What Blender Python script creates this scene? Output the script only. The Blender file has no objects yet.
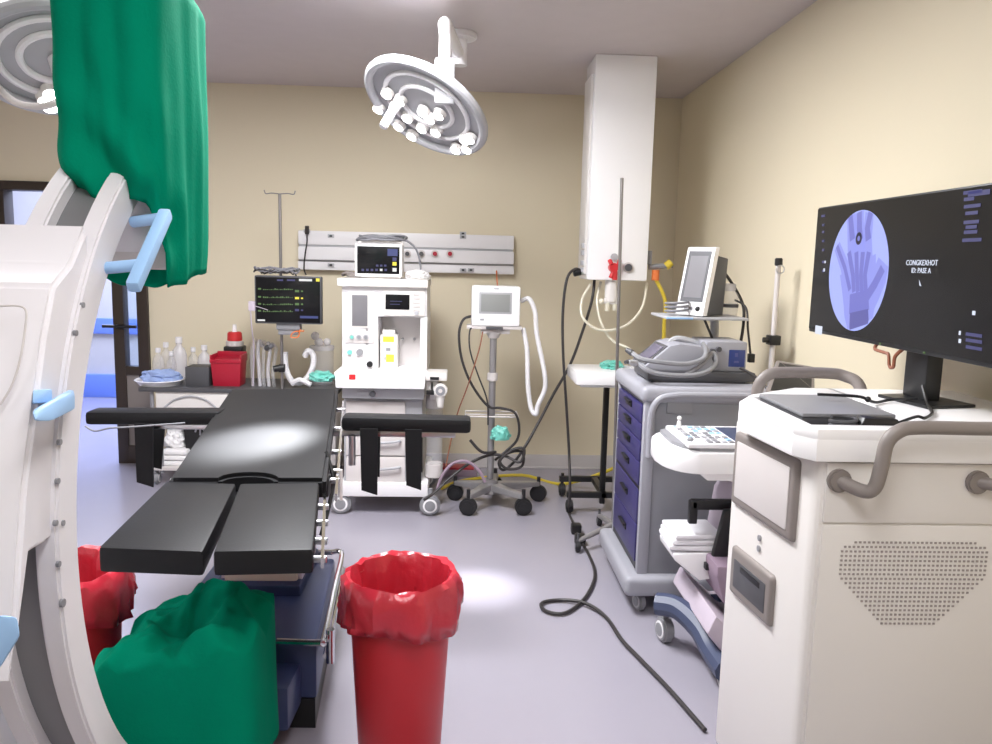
import bpy, bmesh, math, random
from mathutils import Vector as V, Matrix as Mx, noise
random.seed(7)
PI = math.pi
SC = bpy.context.scene
COL = SC.collection

# ------------------------------------------------------------------ camera
CAM_H, FPX = 1.5, 800.0
cD = V((461-496, 260-372, FPX)).normalized()
cX = V((1, .018, (35+112*.018)/800)).normalized()
cU = -(cD.cross(cX))
def ray(px, py):
    v = V((px-496, py-372, FPX))
    return V((cX.dot(v), cD.dot(v), cU.dot(v)))
def at(px, py, x=None, y=None, z=None):
    r = ray(px, py)
    t = y/r.y if y is not None else x/r.x if x is not None else (z-CAM_H)/r.z
    p = r*t; p.z += CAM_H
    return p
def at_plane(px, py, p0, n):
    r = ray(px, py); o = V((0, 0, CAM_H))
    return o + r*((p0-o).dot(n)/r.dot(n))
cam = bpy.data.cameras.new('camera'); co = bpy.data.objects.new('camera', cam); COL.objects.link(co)
cam.lens = FPX/992*36; cam.sensor_width = 36; cam.clip_start = .02
rows = [[cX.x, -cX.y, -cX.z], [cD.x, -cD.y, -cD.z], [cU.x, -cU.y, -cU.z]]
m = Mx(rows).to_4x4(); m.translation = V((0, 0, CAM_H)); co.matrix_world = m
SC.camera = co

# ------------------------------------------------------------------ materials
def lin(c):
    return tuple(((v/255)/12.92 if v/255 <= .04045 else ((v/255+.055)/1.055)**2.4) for v in c)
def mat(name, rgb, rough=.5, metal=0, spec=.5, var=.04, scale=8, bump=0, bscale=60, emit=None, estr=0, alpha=1, trans=0, coat=0, sheen=0):
    mt = bpy.data.materials.new(name); mt.use_nodes = True
    nt = mt.node_tree; N = nt.nodes; L = nt.links; b = N['Principled BSDF']
    c = lin(rgb)
    tc = N.new('ShaderNodeTexCoord'); nz = N.new('ShaderNodeTexNoise'); nz.inputs['Scale'].default_value = scale; nz.inputs['Detail'].default_value = 4
    L.new(tc.outputs['Object'], nz.inputs['Vector'])
    mx = N.new('ShaderNodeMix'); mx.data_type = 'RGBA'
    mx.inputs['A'].default_value = (*[max(0, v*(1-var)) for v in c], 1); mx.inputs['B'].default_value = (*[min(1, v*(1+var)) for v in c], 1)
    L.new(nz.outputs['Fac'], mx.inputs['Factor']); L.new(mx.outputs['Result'], b.inputs['Base Color'])
    b.inputs['Roughness'].default_value = rough; b.inputs['Metallic'].default_value = metal
    b.inputs['Specular IOR Level'].default_value = spec
    b.inputs['Coat Weight'].default_value = coat; b.inputs['Sheen Weight'].default_value = sheen
    b.inputs['Alpha'].default_value = alpha; b.inputs['Transmission Weight'].default_value = trans
    if bump:
        n2 = N.new('ShaderNodeTexNoise'); n2.inputs['Scale'].default_value = bscale; n2.inputs['Detail'].default_value = 5
        L.new(tc.outputs['Object'], n2.inputs['Vector'])
        bp = N.new('ShaderNodeBump'); bp.inputs['Strength'].default_value = bump; bp.inputs['Distance'].default_value = .01
        L.new(n2.outputs['Fac'], bp.inputs['Height']); L.new(bp.outputs['Normal'], b.inputs['Normal'])
    if emit:
        b.inputs['Emission Color'].default_value = (*lin(emit), 1); b.inputs['Emission Strength'].default_value = estr
    return mt
M = {}
M['wall'] = mat('beige wall paint', (224, 213, 187), .62, var=.025, scale=1.5, bump=.03, bscale=90)
M['wall_far'] = mat('corridor wall paint', (196, 192, 186), .6)
M['ceil'] = mat('ceiling paint', (205, 196, 196), .8)
M['floor'] = mat('lavender grey vinyl floor', (157, 153, 164), .24, spec=.5, var=.035, scale=3.0, bump=.012, bscale=30)
M['base'] = mat('grey coved base', (205, 200, 200), .4)
M['frame'] = mat('dark bronze frame', (52, 42, 36), .4, var=.1)
M['bluetrim'] = mat('blue bumper rail', (112, 140, 222), .5)
M['cream'] = mat('cream panel', (214, 204, 190), .5)
M['glass'] = mat('glass', (225, 238, 245), .05, trans=1, var=0)
M['white'] = mat('white enamel', (234, 232, 234), .35, var=.015)
M['carm'] = mat('painted shroud', (232, 229, 233), .38, var=.015)
M['vent'] = mat('vent slots', (158, 150, 147), .6)
M['white2'] = mat('warm white plastic', (226, 222, 218), .4, var=.015)
M['white3'] = mat('glossy white plastic', (248, 247, 248), .25, var=.01)
M['offw'] = mat('off white plastic', (212, 206, 204), .4, var=.02)
M['lgrey'] = mat('light grey plastic', (176, 176, 180), .45, var=.03)
M['grey'] = mat('grey plastic', (140, 140, 144), .45, var=.04)
M['dgrey'] = mat('dark grey plastic', (78, 78, 82), .45, var=.05)
M['taupe'] = mat('taupe grey plastic', (134, 126, 122), .45, var=.03)
M['black'] = mat('black plastic', (26, 26, 28), .4, var=.1)
M['rubber'] = mat('black rubber', (30, 29, 32), .6, var=.1)
M['cable'] = mat('dark cable sheath', (50, 46, 46), .5, var=.1)
M['cableg'] = mat('grey cable sheath', (128, 128, 134), .5, var=.06)
M['vinyl'] = mat('black vinyl pad', (22, 22, 25), .52, spec=.3, var=.08, scale=5, bump=.05, bscale=180)
M['strap'] = mat('black strap webbing', (20, 20, 24), .8, var=.1)
M['steel'] = mat('brushed steel', (190, 190, 194), .28, 1, var=.04)
M['chrome'] = mat('chrome', (215, 215, 218), .12, 1, var=.02)
M['pole'] = mat('pole steel', (150, 146, 146), .35, .8, var=.04)
M['alu'] = mat('cast aluminium base', (150, 147, 148), .4, .35, var=.05)
M['purple'] = mat('purple drawer front', (54, 49, 100), .4, var=.05)
M['cart'] = mat('grey cart shell', (138, 139, 145), .45, var=.03)
M['cart2'] = mat('light grey cart top', (160, 160, 168), .45, var=.03)
M['red'] = mat('red bin plastic', (186, 34, 44), .42, var=.06)
M['redbag'] = mat('red liner film', (196, 46, 62), .25, spec=.6, var=.1, scale=12, bump=.5, bscale=22, alpha=.93)
M['darkred'] = mat('sharps red plastic', (170, 26, 50), .35, var=.06)
M['redcap'] = mat('red cap', (205, 45, 50), .4)
M['green'] = mat('green surgical cloth', (0, 130, 100), .95, spec=.05, var=.12, scale=5, bump=.12, bscale=120)
M['teal'] = mat('pale green mask plastic', (120, 205, 190), .35, var=.1, alpha=.9)
M['bluehandle'] = mat('light blue handle', (158, 196, 236), .45, var=.03)
M['navy'] = mat('blue table base', (50, 62, 102), .38, var=.06)
M['navyd'] = mat('dark blue base skirt', (36, 48, 86), .45, var=.06)
M['slate'] = mat('slate blue foot', (68, 76, 102), .45, var=.06)
M['mauve'] = mat('mauve plastic', (196, 184, 196), .45, var=.03)
M['mauved'] = mat('dark mauve plastic', (150, 130, 146), .5, var=.04)
M['track'] = mat('grey arc track', (138, 138, 140), .35, .35, var=.05)
M['clear'] = mat('clear plastic', (232, 232, 238), .15, var=.03, alpha=.2)
M['milky'] = mat('milky plastic bottle', (232, 230, 236), .25, var=.03, alpha=.5)
M['hose'] = mat('white hose', (232, 230, 232), .4, var=.03)
M['tubing'] = mat('cream tubing', (222, 216, 198), .35, var=.04)
M['yellow'] = mat('yellow hose', (212, 188, 60), .45, var=.06)
M['yellowlab'] = mat('yellow label', (226, 226, 70), .5)
M['orange'] = mat('orange plug', (224, 120, 60), .45)
M['brown'] = mat('brown cable', (140, 84, 60), .5)
M['bluewrap'] = mat('blue wrap', (150, 170, 214), .6, var=.12, scale=20, bump=.3, bscale=30)
M['paper'] = mat('white paper', (236, 234, 238), .6, var=.02)
M['cloth'] = mat('white cloth', (236, 234, 234), .85, var=.04, bump=.1, bscale=60)
M['scr_off'] = mat('dark glass screen', (20, 20, 22), .22, spec=.25, var=.05, emit=(20, 20, 22), estr=.25)
M['scr_grey'] = mat('grey lcd', (120, 118, 122), .25, var=.06)
M['lcd'] = mat('grey green lcd', (146, 148, 146), .3, var=.03)
M['scr_blue'] = mat('blue instrument screen', (40, 50, 92), .2, emit=(40, 52, 104), estr=.35)
M['scr_lilac'] = mat('lilac lcd', (96, 92, 112), .25, var=.05)
def emat(name, rgb, s=1.): return mat(name, (10, 10, 10), .4, var=0, emit=rgb, estr=s)
M['e_xray'] = emat('xray image', (150, 160, 226), .95)
M['e_soft'] = emat('xray soft tissue', (132, 138, 212), .92)
M['e_bone'] = emat('xray bone', (106, 108, 184), .9)
M['e_dark'] = emat('xray dark bone', (86, 86, 152), .9)
M['e_ring'] = emat('xray ring', (14, 14, 50), .8)
M['e_text'] = emat('screen text', (200, 206, 222), .9)
M['e_dim'] = emat('screen icons', (66, 66, 112), .8)
M['e_green'] = emat('green trace', (90, 120, 70), .8)
M['e_yellow'] = emat('yellow readout', (226, 210, 70), 1)
M['e_white'] = emat('white readout', (215, 215, 215), .9)
M['e_blue'] = emat('blue readout', (66, 74, 128), .8)
M['led'] = mat('lamp lens', (255, 255, 255), .3, var=0, emit=(250, 250, 255), estr=9)
M['panel_on'] = mat('ceiling panel diffuser', (255, 255, 255), .5, var=0, emit=(255, 250, 244), estr=3)

# ------------------------------------------------------------------ mesh helper
class MB:
    def __init__(s): s.bm = bmesh.new(); s.mats = []; s.mi = 0
    def use(s, k):
        mt = M[k]
        if mt not in s.mats: s.mats.append(mt)
        s.mi = s.mats.index(mt); return s
    def _take(s, b2, mtx=None):
        if mtx is not None: b2.transform(mtx)
        for f in b2.faces: f.material_index = s.mi
        me = bpy.data.meshes.new('tmp'); b2.to_mesh(me); b2.free(); s.bm.from_mesh(me); bpy.data.meshes.remove(me); return s
    def box(s, lo, hi, bev=0, mtx=None, seg=2):
        lo, hi = V([min(a, b) for a, b in zip(lo, hi)]), V([max(a, b) for a, b in zip(lo, hi)])
        b = bmesh.new(); bmesh.ops.create_cube(b, size=1)
        c, d = (lo+hi)/2, hi-lo
        for v in b.verts: v.co = V((v.co.x*d.x+c.x, v.co.y*d.y+c.y, v.co.z*d.z+c.z))
        bev = min(bev, min(d)*.45)
        if bev > 0: bmesh.ops.bevel(b, geom=b.edges[:], offset=bev, segments=seg, affect='EDGES', profile=.6)
        return s._take(b, mtx)
    def pbox(s, x0, y0, x1, y1, ya, yb, bev=0):
        """box whose front rectangle is seen at those picture corners, at depth ya, running back to yb"""
        a, c = at(x0, y0, y=ya), at(x1, y1, y=ya)
        d = at(x1, y0, y=ya); e = at(x0, y1, y=ya)
        return s.box((( a.x+e.x)/2, ya, (c.z+e.z)/2), ((c.x+d.x)/2, yb, (a.z+d.z)/2), bev)
    def cyl(s, p0, p1, r0, r1=None, n=20, bev=0):
        p0, p1 = V(p0), V(p1); r1 = r0 if r1 is None else r1
        b = bmesh.new(); L = (p1-p0).length
        bmesh.ops.create_cone(b, cap_ends=True, segments=n, radius1=r0, radius2=r1, depth=L)
        if bev: bmesh.ops.bevel(b, geom=[e for e in b.edges if len(e.link_faces) == 2 and any(len(f.verts) > 4 for f in e.link_faces)], offset=bev, segments=2, affect='EDGES')
        q = V((0, 0, 1)).rotation_difference((p1-p0).normalized())
        return s._take(b, Mx.Translation((p0+p1)/2) @ q.to_matrix().to_4x4())
    def ball(s, c, r, sc=(1, 1, 1), n=14):
        b = bmesh.new(); bmesh.ops.create_uvsphere(b, u_segments=n, v_segments=max(6, n//2), radius=r)
        return s._take(b, Mx.Translation(V(c)) @ Mx.Diagonal((*sc, 1)))
    def tube(s, pts, r, n=8, smooth=True, sub=6, rf=None):
        P = [V(p) for p in pts]
        if smooth and len(P) > 2:
            Q = []
            for i in range(len(P)-1):
                a, b_, c, d = P[max(i-1, 0)], P[i], P[i+1], P[min(i+2, len(P)-1)]
                for k in range(sub):
                    t = k/sub
                    Q.append(.5*((2*b_)+(c-a)*t+(2*a-5*b_+4*c-d)*t*t+(3*b_-a-3*c+d)*t**3))
            Q.append(P[-1]); P = Q
        b = bmesh.new(); rings = []
        T0 = (P[1]-P[0]).normalized()
        nrm = T0.orthogonal().normalized()
        for i, p in enumerate(P):
            t = (P[min(i+1, len(P)-1)]-P[max(i-1, 0)])
            t = t.normalized() if t.length > 1e-9 else T0
            nrm = (nrm - t*nrm.dot(t)); nrm = nrm.normalized() if nrm.length > 1e-6 else t.orthogonal().normalized()
            bn = t.cross(nrm); rr = r*(rf(i) if rf else 1)
            rings.append([b.verts.new(p+(nrm*math.cos(2*PI*k/n)+bn*math.sin(2*PI*k/n))*rr) for k in range(n)])
        for i in range(len(rings)-1):
            for k in range(n): b.faces.new((rings[i][k], rings[i][(k+1) % n], rings[i+1][(k+1) % n], rings[i+1][k]))
        b.faces.new(rings[0][::-1]); b.faces.new(rings[-1])
        return s._take(b)
    def ring(s, c, R, r, axis=(0, 0, 1), n=32, k=8):
        c = V(c); q = V((0, 0, 1)).rotation_difference(V(axis).normalized())
        b = bmesh.new(); rs = []
        for i in range(n):
            a = 2*PI*i/n; d = V((math.cos(a), math.sin(a), 0))
            rs.append([b.verts.new(c+q @ (d*(R+r*math.cos(2*PI*j/k))+V((0, 0, r*math.sin(2*PI*j/k))))) for j in range(k)])
        for i in range(n):
            for j in range(k): b.faces.new((rs[i][j], rs[(i+1) % n][j], rs[(i+1) % n][(j+1) % k], rs[i][(j+1) % k]))
        return s._take(b)
    def prism(s, poly, ax, lo, hi, bev=0):
        """poly: 2-D outline in the two axes other than ax, extruded lo..hi along ax"""
        b = bmesh.new()
        def mk(p, h):
            return V((h, p[0], p[1])) if ax == 0 else V((p[0], h, p[1])) if ax == 1 else V((p[0], p[1], h))
        A = [b.verts.new(mk(p, lo)) for p in poly]; B = [b.verts.new(mk(p, hi)) for p in poly]
        n = len(poly)
        b.faces.new(A); b.faces.new(B[::-1])
        for i in range(n): b.faces.new((A[i], B[i], B[(i+1) % n], A[(i+1) % n]))
        bmesh.ops.recalc_face_normals(b, faces=b.faces[:])
        if bev: bmesh.ops.bevel(b, geom=b.edges[:], offset=bev, segments=2, affect='EDGES', profile=.6)
        return s._take(b)
    def lathe(s, prof, c=(0, 0, 0), n=28, fn=None, close=False):
        """prof: (radius, z) list; fn(angle, i) -> (dr, dz)"""
        b = bmesh.new(); c = V(c); rs = []
        for i, (r, z) in enumerate(prof):
            row = []
            for k in range(n):
                a = 2*PI*k/n; dr, dz = fn(a, i) if fn else (0, 0)
                row.append(b.verts.new(c+V(((r+dr)*math.cos(a), (r+dr)*math.sin(a), z+dz))))
            rs.append(row)
        for i in range(len(rs)-1):
            for k in range(n): b.faces.new((rs[i][k], rs[i][(k+1) % n], rs[i+1][(k+1) % n], rs[i+1][k]))
        if prof[0][0] > 1e-4 and close: b.faces.new(rs[0][::-1])
        if prof[-1][0] > 1e-4 and close: b.faces.new(rs[-1])
        bmesh.ops.recalc_face_normals(b, faces=b.faces[:])
        return s._take(b)
    def poly(s, pts):
        b = bmesh.new(); b.faces.new([b.verts.new(V(p)) for p in pts]); return s._take(b)
    def hull(s, pts, bev=0):
        b = bmesh.new()
        for p in pts: b.verts.new(V(p))
        r = bmesh.ops.convex_hull(b, input=b.verts[:])
        bmesh.ops.dissolve_limit(b, angle_limit=.02, verts=b.verts[:], edges=b.edges[:])
        if bev: bmesh.ops.bevel(b, geom=b.edges[:], offset=bev, segments=2, affect='EDGES', profile=.6)
        return s._take(b)
    def text(s, body, size, mtx, ext=.0004):
        cu = bpy.data.curves.new('t', 'FONT'); cu.body = body; cu.size = size; cu.extrude = ext; cu.align_x = 'CENTER'; cu.align_y = 'CENTER'; cu.resolution_u = 2
        o = bpy.data.objects.new('t', cu); COL.objects.link(o)
        me = bpy.data.meshes.new_from_object(o.evaluated_get(bpy.context.evaluated_depsgraph_get()))
        b = bmesh.new(); b.from_mesh(me); bpy.data.objects.remove(o); bpy.data.curves.remove(cu); bpy.data.meshes.remove(me)
        return s._take(b, mtx)

INV = {}
def tag(o, label, cat, group=None):
    o['label'] = label; o['category'] = cat
    if group: o['group'] = group
    return o
def thing(name, label, cat, loc=(0, 0, 0), group=None):
    o = bpy.data.objects.new(name, None); COL.objects.link(o); o.location = loc; o.empty_display_size = .1
    INV[o.name] = V(loc); return tag(o, label, cat, group)
def obj(name, mb, parent=None, label=None, solid=0, sub=0, ang=.6):
    bm = mb.bm
    me = bpy.data.meshes.new(name)
    if parent is not None: off = INV[parent.name]
    else:
        xs = [v.co for v in bm.verts]
        off = V(((min(p.x for p in xs)+max(p.x for p in xs))/2, (min(p.y for p in xs)+max(p.y for p in xs))/2, min(p.z for p in xs)))
    bmesh.ops.translate(bm, verts=bm.verts[:], vec=-off)
    bmesh.ops.recalc_face_normals(bm, faces=bm.faces[:])
    bm.to_mesh(me); bm.free()
    for mt in mb.mats: me.materials.append(mt)
    for p in me.polygons: p.use_smooth = True
    me.set_sharp_from_angle(angle=ang)
    o = bpy.data.objects.new(name, me); COL.objects.link(o)
    if parent is not None: o.parent = parent
    else: o.location = off
    INV[o.name] = off
    if label: o['label'] = label
    if sub:
        md = o.modifiers.new('sub', 'SUBSURF'); md.levels = sub; md.render_levels = sub
    if solid:
        md = o.modifiers.new('solid', 'SOLIDIFY'); md.thickness = solid
    return o
def one(name, mb, label, cat, group=None, **k): return tag(obj(name, mb, **k), label, cat, group)
def struct(name, mb, parent=None):
    o = obj(name, mb, parent)
    if parent is None: o['kind'] = 'structure'
    return o
def B(k): return MB().use(k)

# ------------------------------------------------------------------ the room
XR, YB, HC, XL, YF = 1.52, 5.72, 2.65, -4.2, -2.6
DX0, DX1, DZ = -3.95, -2.42, 1.90          # opening with dark frame in the back wall
struct('floor', B('floor').box((XL-.1, YF-.1, -.1), (XR+.1, 9.0, 0)))
struct('ceiling', B('ceil').box((XL-.1, YF-.1, HC), (XR+.1, YB+.1, HC+.1)))
w = B('wall').box((DX1+.24, YB, 0), (XR+.1, YB+.1, HC)).box((XL-.1, YB, DZ+.06), (DX1+.24, YB+.1, HC)).box((XL-.1, YB, 0), (DX0-.06, YB+.1, DZ+.06))
struct('wall_back', w)
struct('wall_right', B('wall').box((XR, YF-.1, 0), (XR+.1, YB, HC)))
struct('wall_left', B('wall').box((XL-.1, YF-.1, 0), (XL, YB, HC)))
struct('wall_front', B('wall').box((XL, YF-.1, 0), (XR, YF, HC)))
struct('baseboard_back', B('base').box((DX1+.24, YB-.012, 0), (XR, YB, .1), .004).box((DX1+.24, YB-.03, 0), (XR-.012, YB-.012, .012), .004))
struct('baseboard_right', B('base').box((XR-.012, YF, 0), (XR, YB-.03, .1), .004))
# doorway: dark frame, sidelight, far corridor
fr = B('frame').box((DX0-.06, YB-.03, DZ), (DX1+.24, YB+.12, DZ+.06), .004).box((-3.2, YB-.02, 0), (-3.12, YB+.1, DZ), .004).box((DX0-.06, YB-.02, 0), (DX0, YB+.1, DZ), .004)
d1 = obj('door_1', fr); d1['kind'] = 'structure'
sl = B('frame').box((DX1, YB-.03, 0), (DX1+.075, YB+.06, DZ), .004).box((DX1+.165, YB-.03, .62), (DX1+.24, YB+.06, DZ), .004)
sl.box((DX1+.07, YB-.028, .64), (DX1+.18, YB+.055, .70), .003).box((DX1+.07, YB-.028, .0), (DX1+.24, YB+.055, .13), .003).box((DX1+.07, YB-.028, 1.8), (DX1+.18, YB+.055, 1.9), .003)
d2 = obj('door_2', sl); d2['kind'] = 'structure'
obj('lower_panel', B('taupe').box((DX1+.072, YB-.015, .125), (DX1+.24, YB+.04, .645)), d2)
obj('door_glass', B('glass').box((DX1+.07, YB+.01, .69), (DX1+.17, YB+.016, 1.81)), d2)
obj('door_handle', B('black').tube([(DX1-.06, YB-.06, .985), (DX1+.17, YB-.06, .985)], .012).cyl((DX1+.03, YB-.07, .985), (DX1+.03, YB-.02, .985), .012), d2)
struct('wall_corridor', B('wall_far').box((XL-.6, 8.4, 0), (XR, 8.5, 2.9)))
struct('trim_1', B('bluetrim').box((XL-.5, 8.36, .66), (XR, 8.4, .82), .01))
struct('trim_2', B('bluetrim').box((XL-.5, 8.34, .0), (XR, 8.4, .24), .01))
struct('wall_corridor_right', B('wall_far').box((-1.2, YB+.1, 0), (-1.1, 8.4, 2.9)))
struct('wall_corridor_left', B('wall_far').box((XL-.7, YB+.1, 0), (XL-.6, 8.4, 2.9)))
struct('ceiling_corridor', B('ceil').box((XL-.7, YB+.1, 2.8), (-1.1, 8.5, 2.9)))

# ------------------------------------------------------------------ wall gas rail
t = thing('gas_outlet_rail', 'long white medical gas and socket rail mounted on the back wall', 'wall rail', (-.38, 5.66, 1.39))
yr = 5.63
mb = B('white').pbox(298, 233, 514, 247, yr, YB, .008).pbox(298, 249, 514, 262, yr-.02, YB, .008).pbox(298, 263, 514, 272, yr+.015, YB, .006)
obj('housing', mb, t)
obj('groove', B('lgrey').pbox(299, 246.3, 513, 249.6, yr+.012, YB, .002).pbox(299, 261.4, 513, 263.6, yr+.012, YB, .002), t)
for cx in (397, 407.5, 421.5, 435, 450):
    p = at(cx, 253.8, y=yr-.02)
    q = obj('gas_outlet', B('offw').cyl(p+V((0, -.012, 0)), p+V((0, .004, 0)), .026), t)
    obj('valve', B('darkred' if cx > 430 else 'dgrey').cyl(p+V((0, -.03, 0)), p+V((0, -.01, 0)), .015), q)
for cx, cy in ((307, 231), (331, 236), (463, 233.5), (463, 237), (331, 265), (463, 270), (471, 270)):
    p = at(cx, cy, y=yr)
    obj('socket', B('lgrey').box(p-V((.022, .006, .012)), p+V((.022, .004, .012)), .003).use('black').box(p-V((.01, .009, .006)), p+V((.01, .002, .006)), .002), t)
mb = B('cable').tube([at(307, 231, y=yr-.02), at(307, 242, y=yr-.05), at(305, 255, y=yr-.055), at(304, 268, y=yr-.04), at(306, 275, y=yr-.02)], .005)
one('wall_cord', mb.cyl(at(307, 226, y=yr-.03), at(307, 234, y=yr-.02), .014), 'dark plug and cord hanging down the left end of the white wall rail', 'cord')

# ------------------------------------------------------------------ pendant
t = thing('ceiling_pendant', 'tall white square ceiling pendant column hanging before the corner', 'pendant', (.9, 4.75, 1.4))
a, b_ = at(587, 280, y=4.6), at(647, 280, y=4.6)
px0, px1, pz = a.x, b_.x, 1.405
obj('column', B('white3').box((px0, 4.6, pz), (px1, 4.92, HC), .012), t)
obj('side_panel', B('white2').box((px0-.014, 4.64, pz+.03), (px0, 4.88, HC-.1), .003), t)
for zz in (1.46, 1.50, 1.56, 1.6):
    obj('socket', B('lgrey').box((px0-.026, 4.66, zz-.014), (px0-.012, 4.72, zz+.014), .003), t)
p = at(614, 257, y=4.6)
k = obj('gas_outlet', B('lgrey').cyl(p+V((0, -.02, 0)), p, .02).use('redcap').cyl(p+V((-.006, -.05, -.06)), p+V((-.006, 0, -.06)), .026).cyl(p+V((-.02, -.05, -.045)), p+V((-.03, -.03, -.02)), .012).cyl(p+V((.018, -.05, -.045)), p+V((.028, -.03, -.02)), .012).cyl(p+V((-.004, -.035, -.08)), p+V((-.02, -.035, -.12)), .014).cyl(p+V((.004, -.035, -.08)), p+V((.004, -.035, -.13)), .014), t, 'red gas connector on the front')
p = at(628, 267.5, y=4.6)
obj('gas_outlet', B('offw').cyl(p+V((0, -.006, 0)), p, .03).use('dgrey').cyl(p+V((0, -.02, 0)), p, .021), t)
mb = B('grey').box((px1, 4.63, 1.50), (px1+.03, 4.7, 1.58), .004).cyl((px1+.02, 4.66, 1.485), (px1+.16, 4.66, 1.50), .016).use('yellow').cyl((px1+.12, 4.66, 1.49), (px1+.15, 4.66, 1.515), .024).use('orange').cyl((px1+.06, 4.65, 1.47), (px1+.06, 4.65, 1.41), .022)
obj('flow_valve', mb, t)
# vacuum regulator bottle below the column
pb = at(612, 284, y=4.66)
mb = B('white2').cyl((pb.x, 4.66, pz), (pb.x, 4.66, 1.28), .042, .04, bev=.004).cyl((pb.x-.045, 4.65, 1.285), (pb.x+.045, 4.65, 1.275), .016).use('tubing').cyl((pb.x-.022, 4.65, 1.28), (pb.x-.024, 4.65, 1.225), .014).cyl((pb.x+.02, 4.65, 1.28), (pb.x+.022, 4.65, 1.23), .014).ball((pb.x-.06, 4.65, 1.28), .018)
obj('vacuum_regulator', mb, t, 'white vacuum regulator under the column')
mb = B('tubing').tube([at(591, 284, y=4.68), at(582, 300, y=4.64), at(583, 318, y=4.6), at(600, 330, y=4.58), at(625, 326, y=4.58), at(642, 308, y=4.6), at(647, 283, y=4.68)], .008)
one('looped_tube', mb, 'cream tube looped across below the white ceiling pendant', 'tube')
mb = B('tubing').tube([at(601, 282, y=4.7), at(597, 300, y=4.66), at(601, 322, y=4.62), at(612, 340, y=4.6), at(628, 348, y=4.55), at(636, 355.5, y=4.52)], .0075)
one('suction_tube', mb, 'cream tube hanging from the pendant down to the white instrument tray', 'tube')
mb = B('yellow').tube([(px1+.06, 4.65, 1.42), at(665, 300, y=4.64), at(664, 325, y=4.66), at(663, 345, y=4.68), at(655, 400, y=4.75), at(645, 450, y=4.9), (.75, 5.2, .03), (.45, 5.45, .015), (.05, 5.3, .015), (-.1, 5.1, .015)], .011)
one('yellow_hose', mb, 'yellow gas hose from the pendant\'s right side down to the floor', 'hose')

# ------------------------------------------------------------------ anaesthesia machine
t = thing('anesthesia_machine', 'white anesthesia workstation on casters standing under the wall rail', 'anesthesia machine', (-.44, 4.9, 0))
ya, yb = 4.72, 5.25
mb = B('white').pbox(342, 287, 366, 376, ya, yb, .006).pbox(368, 287, 378, 376, ya, yb, .004).pbox(342, 286, 427, 293, ya-.005, yb, .004).pbox(377, 287, 427, 317, ya, yb, .006).pbox(420, 317, 427, 376, ya, yb, .004).pbox(343, 345, 377, 375.5, ya-.004, ya+.05, .004).pbox(366, 288, 369, 375, ya+.02, yb-.01)
obj('cabinet', mb, t)
obj('recess', B('offw').pbox(378, 316, 420, 376, ya+.2, yb, 0), t)
obj('top_shelf', B('white2').pbox(337, 279, 428, 287, ya-.04, yb, .006), t)
f = obj('flow_meter', B('white2').pbox(349, 292, 371, 328, ya-.006, ya+.02, .004).use('scr_grey').pbox(352, 295, 367.5, 326, ya-.009, ya, .001), t)
f = obj('gauge_panel', B('offw').pbox(345, 331, 374, 343, ya-.008, ya+.02, .004), t)
for i in range(3):
    p = at(352+i*7, 337, y=ya-.008); obj('gauge', B('lgrey').cyl(p+V((0, -.01, 0)), p, .016).use('teal' if i == 0 else 'grey').cyl(p+V((0, -.012, 0)), p, .010), f)
for cx, cy, r, k in ((350, 352, .014, 'teal'), (360, 352, .02, 'grey'), (370, 364, .018, 'black')):
    p = at(cx, cy, y=ya); obj('knob', B(k).cyl(p+V((0, -.025, 0)), p, r, bev=.002), t)
f = obj('ventilator_display', B('white2').pbox(383, 291, 425, 316, ya-.015, ya+.01, .005), t)
obj('screen', B('scr_off').pbox(385.5, 294.5, 409.5, 309.5, ya-.018, ya-.01, .001).use('e_dim').pbox(390, 301, 402, 301.6, ya-.0185, ya-.017).pbox(390, 304, 400, 304.6, ya-.0185, ya-.017), f)
mk = B('offw')
for i in range(5): mk.pbox(413, 293+i*4, 420, 295.6+i*4, ya-.018, ya-.01, .001)
p = at(416.5, 313, y=ya-.015); mk.use('lgrey').cyl(p+V((0, -.015, 0)), p, .012)
obj('keypad', mk, f)
v = obj('vaporizer', B('white2').pbox(380, 335, 397.5, 370, ya+.05, ya+.16, .008).pbox(382.5, 330, 395, 335.5, ya+.06, ya+.15, .006), t)
obj('label_strip', B('yellowlab').pbox(383, 336.5, 394, 342, ya+.048, ya+.055).pbox(386, 354.5, 394, 362, ya+.048, ya+.055).use('grey').pbox(386, 348, 390.5, 351, ya+.047, ya+.055).pbox(384.5, 357, 385.5, 360, ya+.048, ya+.055), v)
for cx in (403, 414.5):
    p = at(cx, 338.5, y=ya+.2); obj('hook', B('steel').cyl(p+V((0, -.03, 0)), p, .006).ball(p+V((0, -.03, 0)), .009), t)
wt = obj('worktop', B('white3').pbox(335, 376, 425, 389, 4.5, yb, .012).pbox(334, 373, 424, 377, 4.56, yb, .006), t)
obj('label_tag', B('redcap').pbox(349, 374.6, 355.5, 379.5, 4.497, 4.51), wt, 'red square sticker')
obj('apron', B('lgrey').pbox(342, 389, 424, 399, 4.56, yb, .004), t)
p = at(373, 393.5, y=4.56); obj('knob', B('dgrey').cyl(p+V((0, -.03, 0)), p, .016).use('lgrey').box(p+V((-.09, -.008, -.012)), p+V((-.02, 0, .012)), .002), t)
obj('lower_cabinet', B('lgrey').pbox(344, 399, 422, 484, 4.62, yb, .005), t)
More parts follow.
